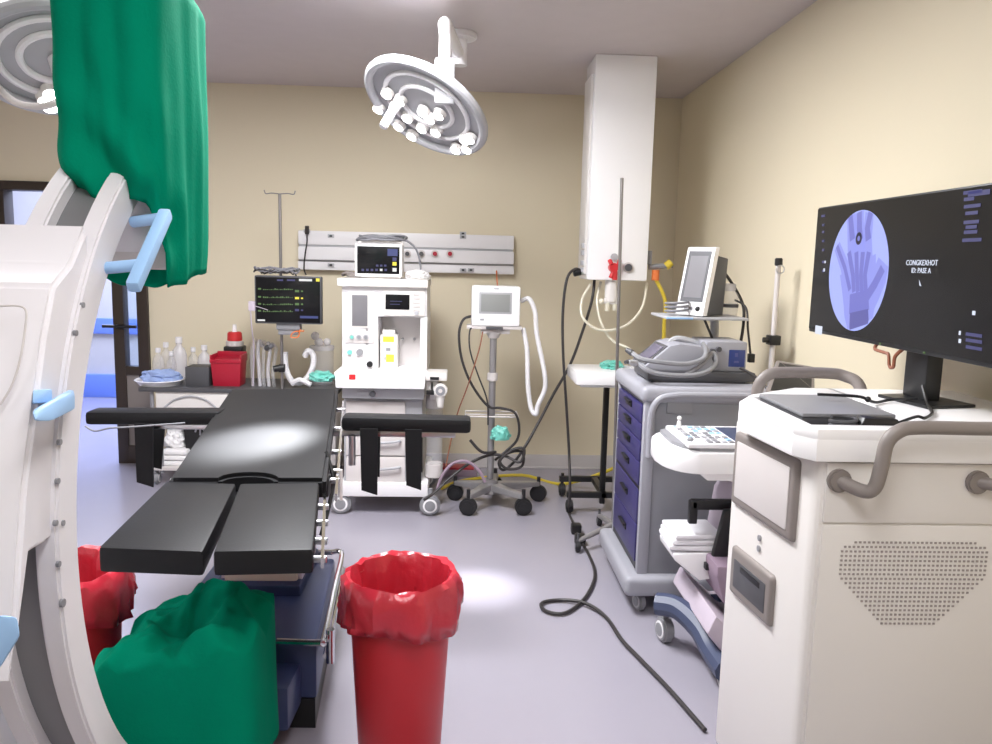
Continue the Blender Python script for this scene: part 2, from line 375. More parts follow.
for y0, y1 in ((402, 430), (431, 455.5), (457, 482)):
    d = obj('drawer', B('offw').pbox(346, y0, 405, y1, 4.6, 4.63, .004), t)
    if y0 > 410: obj('handle', B('lgrey').tube([at(378, (y0+y1)/2-1, y=4.6), at(379, (y0+y1)/2, y=4.575), at(393, (y0+y1)/2-1, y=4.575), at(399, (y0+y1)/2-2, y=4.575), at(400, (y0+y1)/2-2, y=4.6)], .008), d)
obj('plinth', B('white').pbox(340, 483, 428, 497, 4.58, yb, .01), t)
obj('absorber', B('white2').pbox(425, 374, 447, 381, 4.58, 4.8, .006).pbox(426, 381, 434, 392, 4.62, 4.75, .006).use('black').pbox(430, 377, 439, 380, 4.575, 4.6, .002).pbox(426, 391, 434, 395, 4.56, 4.6, .003).use('white2').pbox(430, 381, 438, 400, 4.62, 4.7, .006), t)
p = at(440.5, 390, y=4.6)
g = obj('pressure_gauge', B('white2').cyl(p+V((0, -.03, 0)), p+V((0, .05, 0)), .04, bev=.004).use('grey').cyl(p+V((0, -.034, 0)), p+V((0, -.02, 0)), .028).use('offw').cyl(p+V((0, -.036, 0)), p+V((0, -.02, 0)), .012).use('white2').cyl(p+V((0, 0, -.03)), p+V((0, 0, -.1)), .028, .018), t)
c = at(434, 450, y=4.72)
obj('canister', B('clear').cyl((c.x, c.y, .28), (c.x, c.y, .66), .05, bev=.005).use('offw').cyl((c.x, c.y, .62), (c.x, c.y, .7), .054, bev=.005).cyl((c.x, c.y, .2), (c.x, c.y, .285), .054, bev=.005), t)
def caster(parent, c, r=.05, w=.03, tyre='rubber', hub='dgrey', yaw=0, axle=True, name='caster', z1=None):
    c = V(c); ax = V((math.cos(yaw), math.sin(yaw), 0))
    o = obj(name, B(hub if hub in ('rubber', 'black', 'dgrey') else 'grey').cyl(c+V((0, 0, 0)), c+V((0, 0, (z1 or r*1.6)-r*.0)), r*.22).cyl(c-ax*w*.62, c+ax*w*.62, r*.5), parent)
    obj('wheel', B(tyre).cyl(c-ax*w*.5, c+ax*w*.5, r, bev=r*.18, n=24).use(hub).cyl(c-ax*w*.53, c+ax*w*.53, r*.68), o)
    return o
for cx, cy in ((341, 513), (430, 515)):
    p = at(cx, cy, z=0); caster(t, (p.x, p.y, .062), .062, .05, 'grey', 'white3', yaw=PI/2, z1=.1)
caster(t, (-.66, 5.18, .062), .062, .05, 'grey', 'white3', yaw=PI/2, z1=.1); caster(t, (-.2, 5.18, .062), .062, .05, 'grey', 'white3', yaw=PI/2, z1=.1)
# on its top shelf
ztop = at(380, 279, y=ya-.04).z
def monitor_box(t, x0, y0, x1, y1, ya, yb, shell='white3', bez=2.5, feat=None, scr='scr_off'):
    obj('housing', B(shell).pbox(x0, y0, x1, y1, ya, yb, .012), t)
    m_ = B(scr).pbox(x0+bez, y0+bez, x1-bez, y1-bez*1.3, ya-.003, ya+.012, .002)
    if feat: feat(m_)
    obj('screen', m_, t)
t = thing('patient_monitor', 'small white patient monitor with rows of buttons on the anesthesia workstation', 'monitor', (-.42, 4.8, ztop))
def ft(m_):
    for i in range(6): m_.use('e_white' if i == 4 else 'e_dim').pbox(361.5+i*4.6, 268.8, 364+i*4.6, 271, 4.7565, 4.766)
    for i in range(3): m_.use('e_dim').pbox(376+i*4, 264.6, 378.4+i*4, 266.6, 4.7565, 4.766)
    m_.use('e_blue').pbox(387.5, 249, 397.5, 256, 4.7565, 4.766)
    for y0, k in ((257.5, 'e_dim'), (262, 'e_yellow'), (268, 'e_white')): m_.use(k).pbox(392.5, y0, 396.5, y0+3.6, 4.7565, 4.766)
monitor_box(t, 354.5, 244, 402, 277, 4.76, 4.95, feat=ft)
zb = at(380, 277, y=4.76).z
obj('foot', B('offw').box((-.56, 4.78, ztop), (-.36, 4.93, max(zb+.004, ztop+.006)), .002), t)
hz = at(380, 244, y=4.85).z
obj('handle', B('offw').tube([(-.6, 4.86, hz-.012), (-.59, 4.86, hz+.012), (-.37, 4.86, hz+.012), (-.36, 4.86, hz-.012)], .009), t)
pts = []
for i in range(60):
    a = i*.55; pts.append(V((-.5+.13*math.cos(a)+.0008*i, 4.87+.05*math.sin(a), hz+.03+.012*math.sin(a*1.7)+.0002*i)))
pts += [at(407, 241, y=4.86), at(416, 249, y=4.86), at(420, 262, y=4.86), at(421, 276, y=4.86)]
one('coiled_cables', B('cableg').tube(pts, .006, n=6, sub=3), 'coiled grey cables lying on top of the small white patient monitor', 'cables')
mb = MB().use('cloth')
def lump(mb, c, s, seed=0, amp=.25, n=20):
    b = bmesh.new(); bmesh.ops.create_icosphere(b, subdivisions=4, radius=1)
    for v in b.verts:
        d = noise.fractal(v.co*1.6+V((seed, seed*.7, 0)), .7, 2, 4)
        q = v.co*(1+amp*d); q.z = max(q.z, -.6)
        v.co = V((q.x*s[0], q.y*s[1], (q.z+.6)*s[2]))+V(c)
    return mb._take(b)
lump(mb, (-.26, 4.84, ztop), (.07, .07, .035), 3)
one('folded_cloth', mb, 'white cloth bundle on the right end of the anesthesia workstation top', 'cloth')
pts = [V((-.66+.05*math.cos(i*.9)+.002*i, 4.82+.05*math.sin(i*.9), ztop+.012+.01*(i % 3))) for i in range(24)]
one('cable_heap', B('taupe').tube(pts, .007, n=6, sub=3), 'brownish cable heap on the left end of the anesthesia workstation top', 'cables')
zw = at(330, 375, y=4.7).z
mb = MB().use('teal'); lump(mb, (at(322, 380, y=4.95).x, 4.95, zw-.075), (.075, .06, .04), 9, .35)
green_bag = mb

# ------------------------------------------------------------------ monitor on the left pole
t = thing('pole_monitor', 'black widescreen patient monitor on a thin pole left of the anesthesia workstation', 'monitor', (-1.12, 5.0, 0))
yp = 5.0
def ft(m_):
    y = yp-.0035
    rnd = random.Random(5)
    m_.use('e_white').pbox(299, 279, 312, 281.2, y, yp+.01)
    m_.use('e_dim').pbox(277, 279.4, 283, 281, y, yp+.01).pbox(287, 279.4, 295, 281, y, yp+.01)
    m_.use('e_yellow').pbox(316, 278.5, 319.5, 281.5, y, yp+.01)
    for i, yy in enumerate((289, 297, 304, 311)):
        m_.use('e_green').pbox(258, yy-1, 261, yy+.6, y, yp+.01)
        for k in range(16): m_.pbox(263+k*1.9, yy+rnd.uniform(-.6, .6), 264.4+k*1.9, yy+.9, y, yp+.01)
    for yy, k in ((290, 'e_green'), (297, 'e_yellow'), (303, 'e_green'), (309, 'e_dim')): m_.use(k).pbox(295, yy, 299, yy+2.2, y, yp+.01).pbox(301, yy+.5, 303, yy+2, y, yp+.01)
    m_.use('e_blue').pbox(300, 316, 318, 318.4, y, yp+.01).use('e_white').pbox(257.5, 319.4, 265, 321, y, yp+.01)
obj('monitor_housing', B('dgrey').pbox(254.5, 276, 321.5, 324, yp, yp+.06, .01), t)
m_ = B('scr_off').pbox(256, 277.5, 320, 322.5, yp-.003, yp+.02, .002); ft(m_); obj('screen', m_, t)
obj('mount', B('grey').pbox(276, 320, 300, 330, yp+.02, yp+.09, .008).pbox(278, 328, 298, 335, yp+.03, yp+.09, .006), t)
pc = at(281.5, 330, y=yp+.1); pt = at(281, 194, y=yp+.1)
obj('pole', B('pole').cyl((pc.x, yp+.1, .1), (pc.x, yp+.1, pt.z), .0095, n=14), t)
hk = B('pole')
for s in (-1, 1): hk.tube([(pc.x, yp+.1, pt.z), (pc.x+s*.05, yp+.1, pt.z+.004), (pc.x+s*.085, yp+.1, pt.z), (pc.x+s*.095, yp+.1, pt.z+.022)], .0035, n=6)
obj('bottle_hook', hk, t)
kb = at(279, 369, y=yp+.09); obj('clamp_knob', B('black').cyl((pc.x-.05, yp+.08, kb.z), (pc.x+.01, yp+.1, kb.z+.01), .02, .025).box((pc.x-.018, yp+.08, kb.z-.02), (pc.x+.018, yp+.12, kb.z+.03), .004), t)
bs = B('alu')
for i in range(5): a = i*2*PI/5+.5; bs.cyl((pc.x, yp+.1, .11), (pc.x+.26*math.cos(a), yp+.1+.26*math.sin(a), .08), .018, .014)
bo = obj('base', bs, t)
for i in range(5):
    a = i*2*PI/5+.5; caster(t, (pc.x+.26*math.cos(a), yp+.1+.26*math.sin(a), .035), .035, .025, z1=.08)
hz = at(281, 276, y=yp+.03).z
pts = [V((pc.x-.01+.12*math.cos(i*.5)*(1-.2*math.sin(i*.21)), yp+.03+.022*math.sin(i*.5), hz+.002+.03*abs(math.sin(i*1.3))+.0004*i)) for i in range(64)]
one('lead_cables', B('cable').tube(pts[:24], .005, n=6, sub=3).use('cableg').tube(pts[22:], .005, n=6, sub=3), 'dark and grey lead cables bunched on top of the black widescreen monitor', 'cables')
p = [at(268, 310, y=yp), at(252, 306, y=yp), at(251, 316, y=yp), at(252, 330, y=5.02), at(254, 350, y=5.1), at(253, 386, y=5.14)]
one('sensor_lead', B('mauve').tube(p, .004, n=6).box(p[1]-V((.02, .015, .03)), p[1]+V((.02, .015, .03)), .006), 'pale sensor box and lead at the left edge of the black widescreen monitor', 'cord')
p = [at(300, 329, y=yp+.03), at(298, 337, y=yp), at(291, 337, y=yp), at(294, 332, y=yp), at(304, 331, y=yp+.03)]
one('looped_lead', B('orange').tube(p, .004, n=6), 'short orange-brown lead looped beneath the black widescreen monitor', 'cord')

# ------------------------------------------------------------------ left trolley and what stands on it
yt0, yt1 = 5.12, 5.6
zt = at(180, 388, y=yt0).z
xa, xb = at(138, 388, y=yt0).x, at(338, 388, y=yt0).x
t = thing('utility_trolley', 'low white utility trolley with a dark top beside the dark door frame', 'trolley', ((xa+xb)/2, 5.36, 0))
obj('worktop', B('dgrey').box((xa, yt0, zt-.028), (xb, yt1, zt), .006), t)
obj('drawer_panel', B('white2').box((at(155, 400, y=yt0).x, yt0+.015, zt-.16), (at(228, 400, y=yt0).x, yt1-.02, zt-.028), .004).use('lgrey').tube([at(164, 408, y=yt0+.012), at(174, 400, y=yt0+.008), at(190, 396, y=yt0+.006), at(206, 400, y=yt0+.008), at(216, 408, y=yt0+.012)], .006), t)
obj('side_cabinet', B('offw').box((at(228, 400, y=yt0).x, yt0+.02, .15), (xb-.02, yt1-.02, zt-.028), .004), t)
obj('lower_shelf', B('offw').box((xa+.06, yt0+.02, .1), (at(228, 400, y=yt0).x, yt1-.02, .125), .004), t)
for xx in (xa+.07, xa+.12): obj('post', B('grey').cyl((xx, yt0+.04, .08), (xx, yt0+.04, zt-.02), .012), t)
obj('post', B('grey').cyl((xa+.08, yt1-.05, .08), (xa+.08, yt1-.05, zt-.02), .012), t)
for xx in (xa+.08, xb-.1):
    for yy in (yt0+.06, yt1-.06): caster(t, (xx, yy, .04), .04, .03, 'grey', 'offw', z1=.1)
c = at(159, 387, y=5.24)
mb = B('white3').lathe([(.0, zt), (.125, zt), (.15, zt+.03), (.156, zt+.032), (.15, zt+.036), (.13, zt+.02), (0, zt+.012)], (c.x, 5.26, 0), 32)
tr = thing('blue_lined_tray', 'shallow pale tray with blue wrap at the left end of the trolley', 'tray', (c.x, 5.26, zt))
obj('tray', mb, tr)
mb = MB().use('bluewrap'); lump(mb, (c.x+.01, 5.26, zt+.013), (.12, .1, .055), 21, .3); obj('wrap', mb, tr)
def bottle(px, py, r, h, y, z, label, k='milky', cap='white', grp='clear bottles on the trolley'):
    c = at(px, py, y=y)
    o = thing('bottle', label, 'bottle', (c.x, y, z), grp)
    obj('body', B(k).lathe([(0, z), (r*.95, z), (r, z+.01), (r, z+h*.55), (r*.85, z+h*.68), (r*.38, z+h*.8), (r*.36, z+h*.88)], (c.x, y, 0), 20), o)
    obj('cap', B(cap).cyl((c.x, y, z+h*.86), (c.x, y, z+h), r*.45, bev=.002), o)
bt = [(159, .038, .22, 5.42, 'clear bottle behind the blue tray, nearest the door frame'), (167, .04, .25, 5.5, 'clear bottle behind the blue tray, second from the door frame'), (180, .05, .29, 5.48, 'tallest milky bottle standing behind the blue tray and dark box'), (194, .036, .22, 5.5, 'small clear bottle directly behind the dark box'), (205, .045, .24, 5.46, 'white-capped bottle between the dark box and the red sharps bin'), (172, .034, .2, 5.4, 'short clear bottle in front of the tallest milky bottle')]
for px, r, h, y, lab in bt: bottle(px, 380, r, h, y, zt, lab, 'clear' if 'clear' in lab else 'milky')
c0, c1 = at(185.5, 388, y=5.2), at(209, 388, y=5.2)
one('dark_box', B('dgrey').box((c0.x, 5.2, zt), (c1.x, 5.34, zt+.125), .004).use('black').box((c0.x+.01, 5.21, zt+.121), (c1.x-.01, 5.33, zt+.127)), 'open dark grey box on the trolley beside the red sharps bin', 'box')
c0, c1 = at(211, 388, y=5.2), at(241, 388, y=5.2)
w0, w1, z2 = c0.x, c1.x, zt+.185
s_ = thing('sharps_bin', 'open dark red sharps bin in front of a red-capped container', 'sharps bin', ((w0+w1)/2, 5.28, zt))
mb = B('darkred')
zl = zt+.165
mb.hull([(w0+.01, 5.21, zt), (w1-.01, 5.21, zt), (w0+.01, 5.35, zt), (w1-.01, 5.35, zt), (w0, 5.2, zl-.01), (w1, 5.2, zl-.01), (w0, 5.36, zl+.02), (w1, 5.36, zl+.02)], .006)
obj('body', mb, s_)
obj('rim', B('darkred').box((w0-.004, 5.195, zl-.012), (w1+.004, 5.205, zl+.012), .003).box((w0-.004, 5.2, zl-.01), (w0+.006, 5.36, zl+.04), .003).box((w1-.006, 5.2, zl-.01), (w1+.004, 5.36, zl+.04), .003).box((w0, 5.352, zl), (w1, 5.362, zl+.05), .003), s_)
c = at(235, 350, y=5.45)
s_ = thing('sharps_container', 'red-capped white sharps container with a black band behind the dark red bin', 'sharps container', (c.x, 5.45, zt))
obj('body', B('white2').box((c.x-.058, 5.4, zt), (c.x+.058, 5.5, zt+.21), .012).use('black').box((c.x-.062, 5.395, zt+.19), (c.x+.062, 5.505, zt+.24), .008).box((c.x-.055, 5.397, zt+.13), (c.x-.01, 5.41, zt+.2), .002).use('offw').cyl((c.x, 5.45, zt+.24), (c.x, 5.45, zt+.275), .058, bev=.004), s_)
obj('lid', B('redcap').cyl((c.x, 5.45, zt+.272), (c.x, 5.45, zt+.335), .05, .046, bev=.006), s_)
obj('spout', B('white3').cyl((c.x, 5.45, zt+.33), (c.x, 5.45, zt+.385), .018, .012), s_)
# breathing tubes, suction jar, green mask
mb = B('clear'); mb2 = []
for i, (x0, x1) in enumerate(((258, 252), (262, 259), (266, 263), (270, 268), (274, 273))):
    mb.use('milky' if i % 2 else 'clear').tube([at(x0, 346, y=5.3), at(x0-2, 340+i, y=5.27), at(x0-6+i*2, 350, y=5.25), at(x1, 370, y=5.25), at(x1+1, 385, y=5.25), V((at(x1+1, 388, y=5.25).x, 5.25, zt+.006))], .012, n=8)
mb.use('dgrey').ball(at(267, 348, y=5.24), .02).use('grey').ball(at(271, 346, y=5.24), .018)
one('breathing_tubes', mb, 'bundle of clear breathing tubes hanging in front of the thin monitor pole', 'tubes')
pts = [at(285, 352, y=5.2), at(286, 368, y=5.2), at(291, 380, y=5.2), at(299, 383, y=5.2), at(307, 378, y=5.2), at(313, 366, y=5.2), at(313, 355, y=5.2), at(308, 351, y=5.2), at(305, 356, y=5.22)]
mb = B('hose').tube(pts, .018, n=12, sub=14, rf=lambda i: 1+.12*(i % 2))
mb.tube([at(292, 384, y=5.19), at(300, 380, y=5.17), at(311, 385, y=5.17)], .016, n=10, sub=14, rf=lambda i: 1+.12*(i % 2))
one('corrugated_hose', mb, 'curled white corrugated breathing hose on the trolley beside the monitor pole', 'hose')
c = at(322, 370, y=5.35)
t = thing('suction_jar', 'clear suction jar with a white lid between monitor pole and anesthesia workstation', 'jar', (c.x, 5.35, zt))
obj('jar', B('clear').lathe([(0, zt), (.07, zt), (.075, zt+.01), (.078, zt+.23), (.07, zt+.24)], (c.x, 5.35, 0), 24), t)
obj('lid', B('milky').cyl((c.x, 5.35, zt+.235), (c.x, 5.35, zt+.265), .082, bev=.005).ball((c.x-.02, 5.35, zt+.285), .03).ball((c.x+.035, 5.35, zt+.29), .025).ball((c.x-.04, 5.33, zt+.33), .028), t)
one('face_mask', green_bag, 'crumpled pale green face mask at the left end of the white worktop', 'mask')
# under-shelf parcels
zs = .125
c = at(176, 462, y=5.2)
mb = B('cloth')
for i in range(3): mb.box((c.x-.1+.01*i, 5.16, zs+.001+i*.036), (c.x+.11-.012*i, 5.42, zs+.034+i*.036), .014)
one('folded_sheets', mb, 'stack of white folded sheets on the trolley\'s lower shelf', 'sheets')
mb = MB().use('cloth'); lump(mb, (c.x-.02, 5.28, zs+.109), (.075, .08, .07), 31, .3)
one('white_bag', mb, 'crumpled white plastic bag on top of the folded sheets', 'bag')
c = at(196, 440, y=5.22)
t = thing('black_device', 'black upright device with a silver handle on the trolley\'s lower shelf', 'device', (c.x, 5.3, zs))
obj('body', B('black').hull([(c.x-.06, 5.22, zs), (c.x+.15, 5.22, zs), (c.x-.06, 5.45, zs), (c.x+.15, 5.45, zs), (c.x-.09, 5.22, zs+.33), (c.x+.15, 5.22, zs+.33), (c.x-.09, 5.45, zs+.33), (c.x+.15, 5.45, zs+.33)], .008), t)
obj('handle', B('steel').tube([(c.x, 5.21, zs+.22), (c.x+.03, 5.19, zs+.26), (c.x+.07, 5.21, zs+.22)], .006).cyl((c.x+.035, 5.2, zs+.3), (c.x+.035, 5.2, zs+.2), .006), t)

# ------------------------------------------------------------------ ventilator on roll stand
t = thing('ventilator_stand', 'white monitor unit on a grey five-castor roll stand against the back wall', 'medical stand', (.22, 4.76, 0))
ym = 4.72
obj('unit_housing', B('white3').pbox(471.5, 286, 520.5, 326.5, ym, ym+.14, .018), t)
obj('screen', B('lgrey').pbox(479, 292.3, 512, 314, ym-.002, ym+.01, .003).use('lcd').pbox(481, 294.3, 510, 312, ym-.004, ym+.01, .001), t)
obj('button', B('lgrey').pbox(480, 318.5, 484, 320.5, ym-.003, ym+.01, .001).pbox(494, 288, 499, 289.5, ym-.002, ym+.01, .001).use('dgrey').pbox(486, 327, 503, 329.5, ym-.002, ym+.1, .002), t)
obj('unit_tray', B('offw').pbox(467, 326, 522, 329.5, ym+.01, ym+.14, .004).pbox(481, 329, 510, 334, ym+.03, ym+.12, .006), t)
pb = at(492, 400, y=4.78)
obj('pole', B('alu').cyl((pb.x, 4.79, .1), (pb.x, 4.79, 1.1), .021).use('offw').cyl((pb.x, 4.79, .78), (pb.x, 4.79, .83), .032, bev=.004).cyl((pb.x, 4.79, 1.04), (pb.x, 4.79, 1.08), .03, .05), t)
bs = B('alu')
cast = [at(455, 500, z=0), at(468, 515, z=0), at(523, 515, z=0), at(538, 501, z=0)]
cast.append(V((.25, 5.08, 0)))
for p in cast:
    d = V((p.x-pb.x, p.y-4.79, 0)); q = d.normalized(); e = q.cross(V((0, 0, 1)))*.03
    bs.hull([V((pb.x, 4.79, .15))+e*1.2, V((pb.x, 4.79, .15))-e*1.2, V((pb.x, 4.79, .10))+e*1.2, V((pb.x, 4.79, .10))-e*1.2, V((p.x, p.y, .128))+e*.7, V((p.x, p.y, .128))-e*.7, V((p.x, p.y, .1))+e*.7, V((p.x, p.y, .1))-e*.7], .006)
bs.cyl((pb.x, 4.79, .08), (pb.x, 4.79, .17), .06, .045, bev=.006)
obj('base', bs, t)
for p in cast: caster(t, (p.x, p.y, .052), .052, .05, 'rubber', 'rubber', yaw=random.uniform(1.2, 1.9), z1=.105)
zz = at(492, 415, y=4.78).z
obj('basket_ring', B('offw').tube([(pb.x-.16, 4.72, zz), (pb.x+.16, 4.72, zz), (pb.x+.16, 4.9, zz), (pb.x-.16, 4.9, zz), (pb.x-.16, 4.72, zz)], .005, smooth=False).cyl((pb.x-.16, 4.79, zz), (pb.x+.16, 4.79, zz), .004), t)
mb = MB().use('teal'); p = at(501, 434, y=4.735); lump(mb, (p.x, p.y, p.z-.035), (.06, .03, .05), 14, .35)
one('green_mask', mb, 'pale green mask hanging on the roll stand\'s pole', 'mask')
mb = B('hose').tube([at(521, 301, y=ym+.08), at(529, 299, y=ym+.06), at(535, 312, y=ym+.04), at(537, 335, y=ym+.03), at(544, 370, y=ym), at(545, 388, y=ym), at(538, 405, y=ym), at(536, 414, y=ym), at(531, 408, y=ym+.02), at(528, 385, y=ym+.03), at(527, 350, y=ym+.04), at(523, 328, y=ym+.06)], .0135, n=10, sub=12, rf=lambda i: 1+.12*(i % 2))
one('breathing_hose', mb, 'long white corrugated hose looped down the right side of the roll stand', 'hose')
mb = B('cable').tube([at(472, 316, y=ym+.05), at(463, 320, y=ym+.02), at(459, 335, y=ym), at(462, 360, y=ym), at(472, 385, y=ym), at(488, 406, y=ym), at(500, 408, y=ym-.02), at(514, 412, y=ym-.03), at(519, 425, y=ym-.03), at(517, 440, y=ym-.02), at(505, 452, y=ym-.02), at(495, 460, y=ym-.04)], .008)
one('stand_cable', mb, 'dark cable arching down from the left side of the roll stand unit', 'cable')
mb = B('cable').tube([at(476, 328, y=ym+.05), at(470, 330, y=ym), at(470, 350, y=ym-.02), at(478, 375, y=ym-.02), at(487, 400, y=ym-.03), at(488, 425, y=ym-.03)], .005)
one('thin_grey_lead', mb, 'thin dark lead hanging beside the roll stand\'s pole', 'cable')
mb = B('brown').tube([at(483, 330, y=ym+.04), at(479, 350, y=ym-.03), at(468, 385, y=ym-.03), at(457, 415, y=ym-.02), at(449, 450, y=4.7), at(446, 466, y=4.68)], .004)
one('brown_lead', mb, 'thin brown lead slanting down left from the roll stand unit', 'cable')
mb = B('orange').tube([at(497.5, 286, y=ym+.2), at(497, 280, y=5.4), at(496.5, 271, y=5.6)], .005)
one('rail_lead', mb, 'short reddish lead from the wall rail down behind the roll stand unit', 'cable')

# ------------------------------------------------------------------ black power cables
pA = [V((px0-.02, 4.68, 1.45)), at(575, 269, y=4.66), at(567, 279, y=4.62), at(563, 310, y=4.6), at(563, 350, y=4.58), at(566, 400, y=4.6), at(569, 450, y=4.6), at(570, 490, y=4.5), at(569, 512, z=.012), at(574, 524, z=.012), at(579, 538, z=.012), at(589, 555, z=.012), at(595, 575, z=.012), at(585, 598, z=.012), at(565, 613, z=.012), at(546, 611, z=.012), at(542, 603, z=.012), at(560, 600, z=.012), at(585, 603, z=.02), at(606, 617, z=.012), at(622, 640, z=.012), at(642, 661, z=.012), at(670, 690, z=.012), at(705, 730, z=.012)]
t = thing('power_cable', 'long black power cable from the pendant looping across the floor', 'cable', at(569, 512, z=0))
obj('cord', B('cable').tube(pA, .008, n=8), t)
for (u, v_), r in (((576, 529), .03), ((580, 540), .034)):
    p = at(u, v_, z=.026); obj('plug', B('black').box(p-V((.028, .03, .024)), p+V((.028, .03, .03)), .008), t)
p = V((px0-.02, 4.68, 1.45)); obj('plug', B('black').cyl(p+V((-.05, 0, -.01)), p+V((-.006, 0, 0)), .022, bev=.004), t)
pB = [V((px0+.06, 4.7, pz+.005)), at(592, 300, y=4.68), at(583, 330, y=4.7), at(570, 365, y=4.72), at(553, 395, y=4.74), at(540, 420, y=4.72), at(526, 445, y=4.68), at(514, 462, y=4.66), at(503, 470, y=4.64), at(499, 462, y=4.63), at(508, 453, y=4.62), at(522, 452, y=4.62), at(522, 466, y=4.61), at(508, 469, y=4.6), at(500, 461, y=4.6), at(512, 450, y=4.6), at(524, 449, y=4.6), at(520, 462, y=4.59), at(505, 456, y=4.62), at(490, 455, y=4.66), at(470, 463, y=4.62), at(450, 478, y=4.56), at(435, 492, y=4.5), at(424, 500, y=4.45)]
one('coiled_power_cable', B('cable').tube(pB, .0085), 'black power cable slanting from pendant and coiled against the roll stand pole', 'cable')
pC = [at(470, 440, y=4.62), at(482, 452, y=4.62), at(496, 452, y=4.66)]
one('cable_end', B('cable').tube(pC, .009), 'short thick dark cable end left of the roll stand pole', 'cable')
pD = [at(437, 490, y=4.56), at(442, 476, y=4.56), at(452, 464, y=4.56), at(463, 461, y=4.57), at(472, 464, y=4.58), at(480, 472, y=4.58), at(485, 482, y=4.58)]
one('grey_hose', B('mauved').tube(pD, .009), 'mauve grey hose arched over the floor at the roll stand base', 'hose')
c = at(464, 486, z=.0)
c.y += .28; c.x -= .03
one('floor_box', B('mauved').box((c.x-.14, c.y-.06, 0), (c.x+.12, c.y+.1, .05), .01).use('darkred').box((c.x-.12, c.y-.05, .048), (c.x+.1, c.y+.08, .062), .006), 'low reddish box on the floor behind the roll stand base', 'box')

# ------------------------------------------------------------------ mayo stand and IV pole
t = thing('instrument_stand', 'white tray table on a black wheeled frame behind the crash cart', 'instrument stand', (.86, 4.7, 0))
a = at(576, 386, y=4.35)
tx0, tx1, tz = .648, 1.2, .888
obj('tray', B('white3').box((tx0, 4.35, tz-.06), (tx1, 4.74, tz+.012), .014).box((tx0+.03, 4.38, tz-.075), (tx1-.03, 4.7, tz-.055), .006), t)
px_ = .885
fr = B('black').box((px_-.016, 4.68, .05), (px_+.016, 4.72, tz-.07), .004)
fr.box((.66, 4.985, .10), (px_+.3, 5.02, .135), .004).box((.66, 4.63, .10), (px_+.3, 4.665, .135), .004).box((px_-.018, 4.63, .10), (px_+.018, 5.02, .135), .004)
obj('frame', fr, t)
for xx, yy in ((.68, 5.0), (.68, 4.65), (px_+.28, 5.0), (px_+.28, 4.65)): caster(t, (xx, yy, .045), .045, .035, 'rubber', 'black', z1=.11)
mb = MB().use('teal'); p = at(613, 352, y=4.55); lump(mb, (p.x, 4.55, tz+.012), (.06, .06, .03), 41, .4)
one('oxygen_mask', mb, 'pale green oxygen mask on the white instrument tray', 'mask')
p = [at(622, 356, y=4.5)+V((.05*math.cos(i*1.1)+.003*i, .06*math.sin(i*1.1), 0)) for i in range(20)]
for q in p: q.z = tz+.022
one('clear_tubing', B('clear').tube(p, .006, n=6), 'coil of clear tubing beside the oxygen mask on the instrument tray', 'tube')
t = thing('infusion_pole', 'tall thin grey infusion pole in front of the white ceiling pendant', 'infusion pole', (.79, 4.12, 0))
pt = at(622, 178, y=4.12); pbm = at(613, 385, y=4.12)
bx = pt.x+.035
obj('pole', B('pole').cyl((bx, 4.12, .1), (pt.x, 4.12, pt.z), .0085, n=12), t)
lg = B('alu')
LE = [at(578, 541, z=.06), V((bx+.2, 4.35, .06)), V((bx+.16, 3.93, .06)), V((bx-.02, 4.42, .06))]
for p in LE: lg.cyl((bx, 4.12, .11), p, .017, .012)
obj('base', lg, t)
for p in LE: caster(t, (p.x, p.y, .03), .03, .024, z1=.07)

# ------------------------------------------------------------------ crash cart
X0, X1, Y0, Y1, ZT = .785, 1.30, 3.28, 3.84, .995
t = thing('crash_cart', 'grey crash cart with six purple drawers on casters', 'cart', ((X0+X1)/2, (Y0+Y1)/2, 0))
obj('body', B('cart').box((X0+.012, Y0, .16), (X1, Y1, ZT-.06), .012), t)
for ya_, yb_ in ((Y0-.008, Y0+.03), (Y1-.03, Y1+.008)): obj('corner_post', B('cart2').box((X0-.004, ya_, .17), (X0+.045, yb_, ZT-.06), .01), t)
tp = B('cart2').box((X0-.02, Y0-.02, ZT-.07), (X1+.02, Y1+.03, ZT), .03, seg=4)
obj('top', tp, t)
obj('side_handle', B('cart2').tube([(X0+.022, Y0-.012, ZT-.30), (X0+.022, Y0-.014, ZT-.15), (X0+.028, Y0-.018, ZT-.09), (X0+.055, Y0-.02, ZT-.05), (X0+.11, Y0-.02, ZT-.034), (X0+.2, Y0-.02, ZT-.03), (X1, Y0-.02, ZT-.03)], .014, n=10).use('grey').box((X0+.09, Y0-.008, ZT-.115), (X0+.2, Y0+.01, ZT-.06), .008), t)
for z0, z1 in ((.832, .905), (.755, .827), (.662, .75), (.556, .657), (.385, .54), (.215, .38)):
    d = obj('drawer', B('purple').box((X0-.008, Y0+.035, z0), (X0+.03, Y1-.035, z1), .005), t)
    zc = (z0+z1)/2+.01
    obj('drawer_pull', B('black').box((X0-.014, 3.5, zc-.014), (X0, 3.62, zc+.014), .006).box((X0-.024, 3.5, zc+.006), (X0-.006, 3.62, zc+.016), .004), d)  # black colour stands in for the shade inside recessed pulls
for z0, z1 in ((.536, .558), (.185, .214)): obj('gap_strip', B('black').box((X0-.004, Y0+.03, z0), (X0+.02, Y1-.03, z1)), t)  # black strips painted in for the dark gap below each drawer block
obj('bumper_base', B('cart2').box((X0-.06, Y0-.05, .085), (X1+.04, Y1+.05, .175), .03, seg=4), t)
for xx in (X0+.02, X1-.03):
    for yy in (Y0+.02, Y1-.02): caster(t, (xx, yy, .042), .042, .03, 'grey', 'lgrey', yaw=.3, z1=.1)
zsf = at(700, 316, y=3.62).z
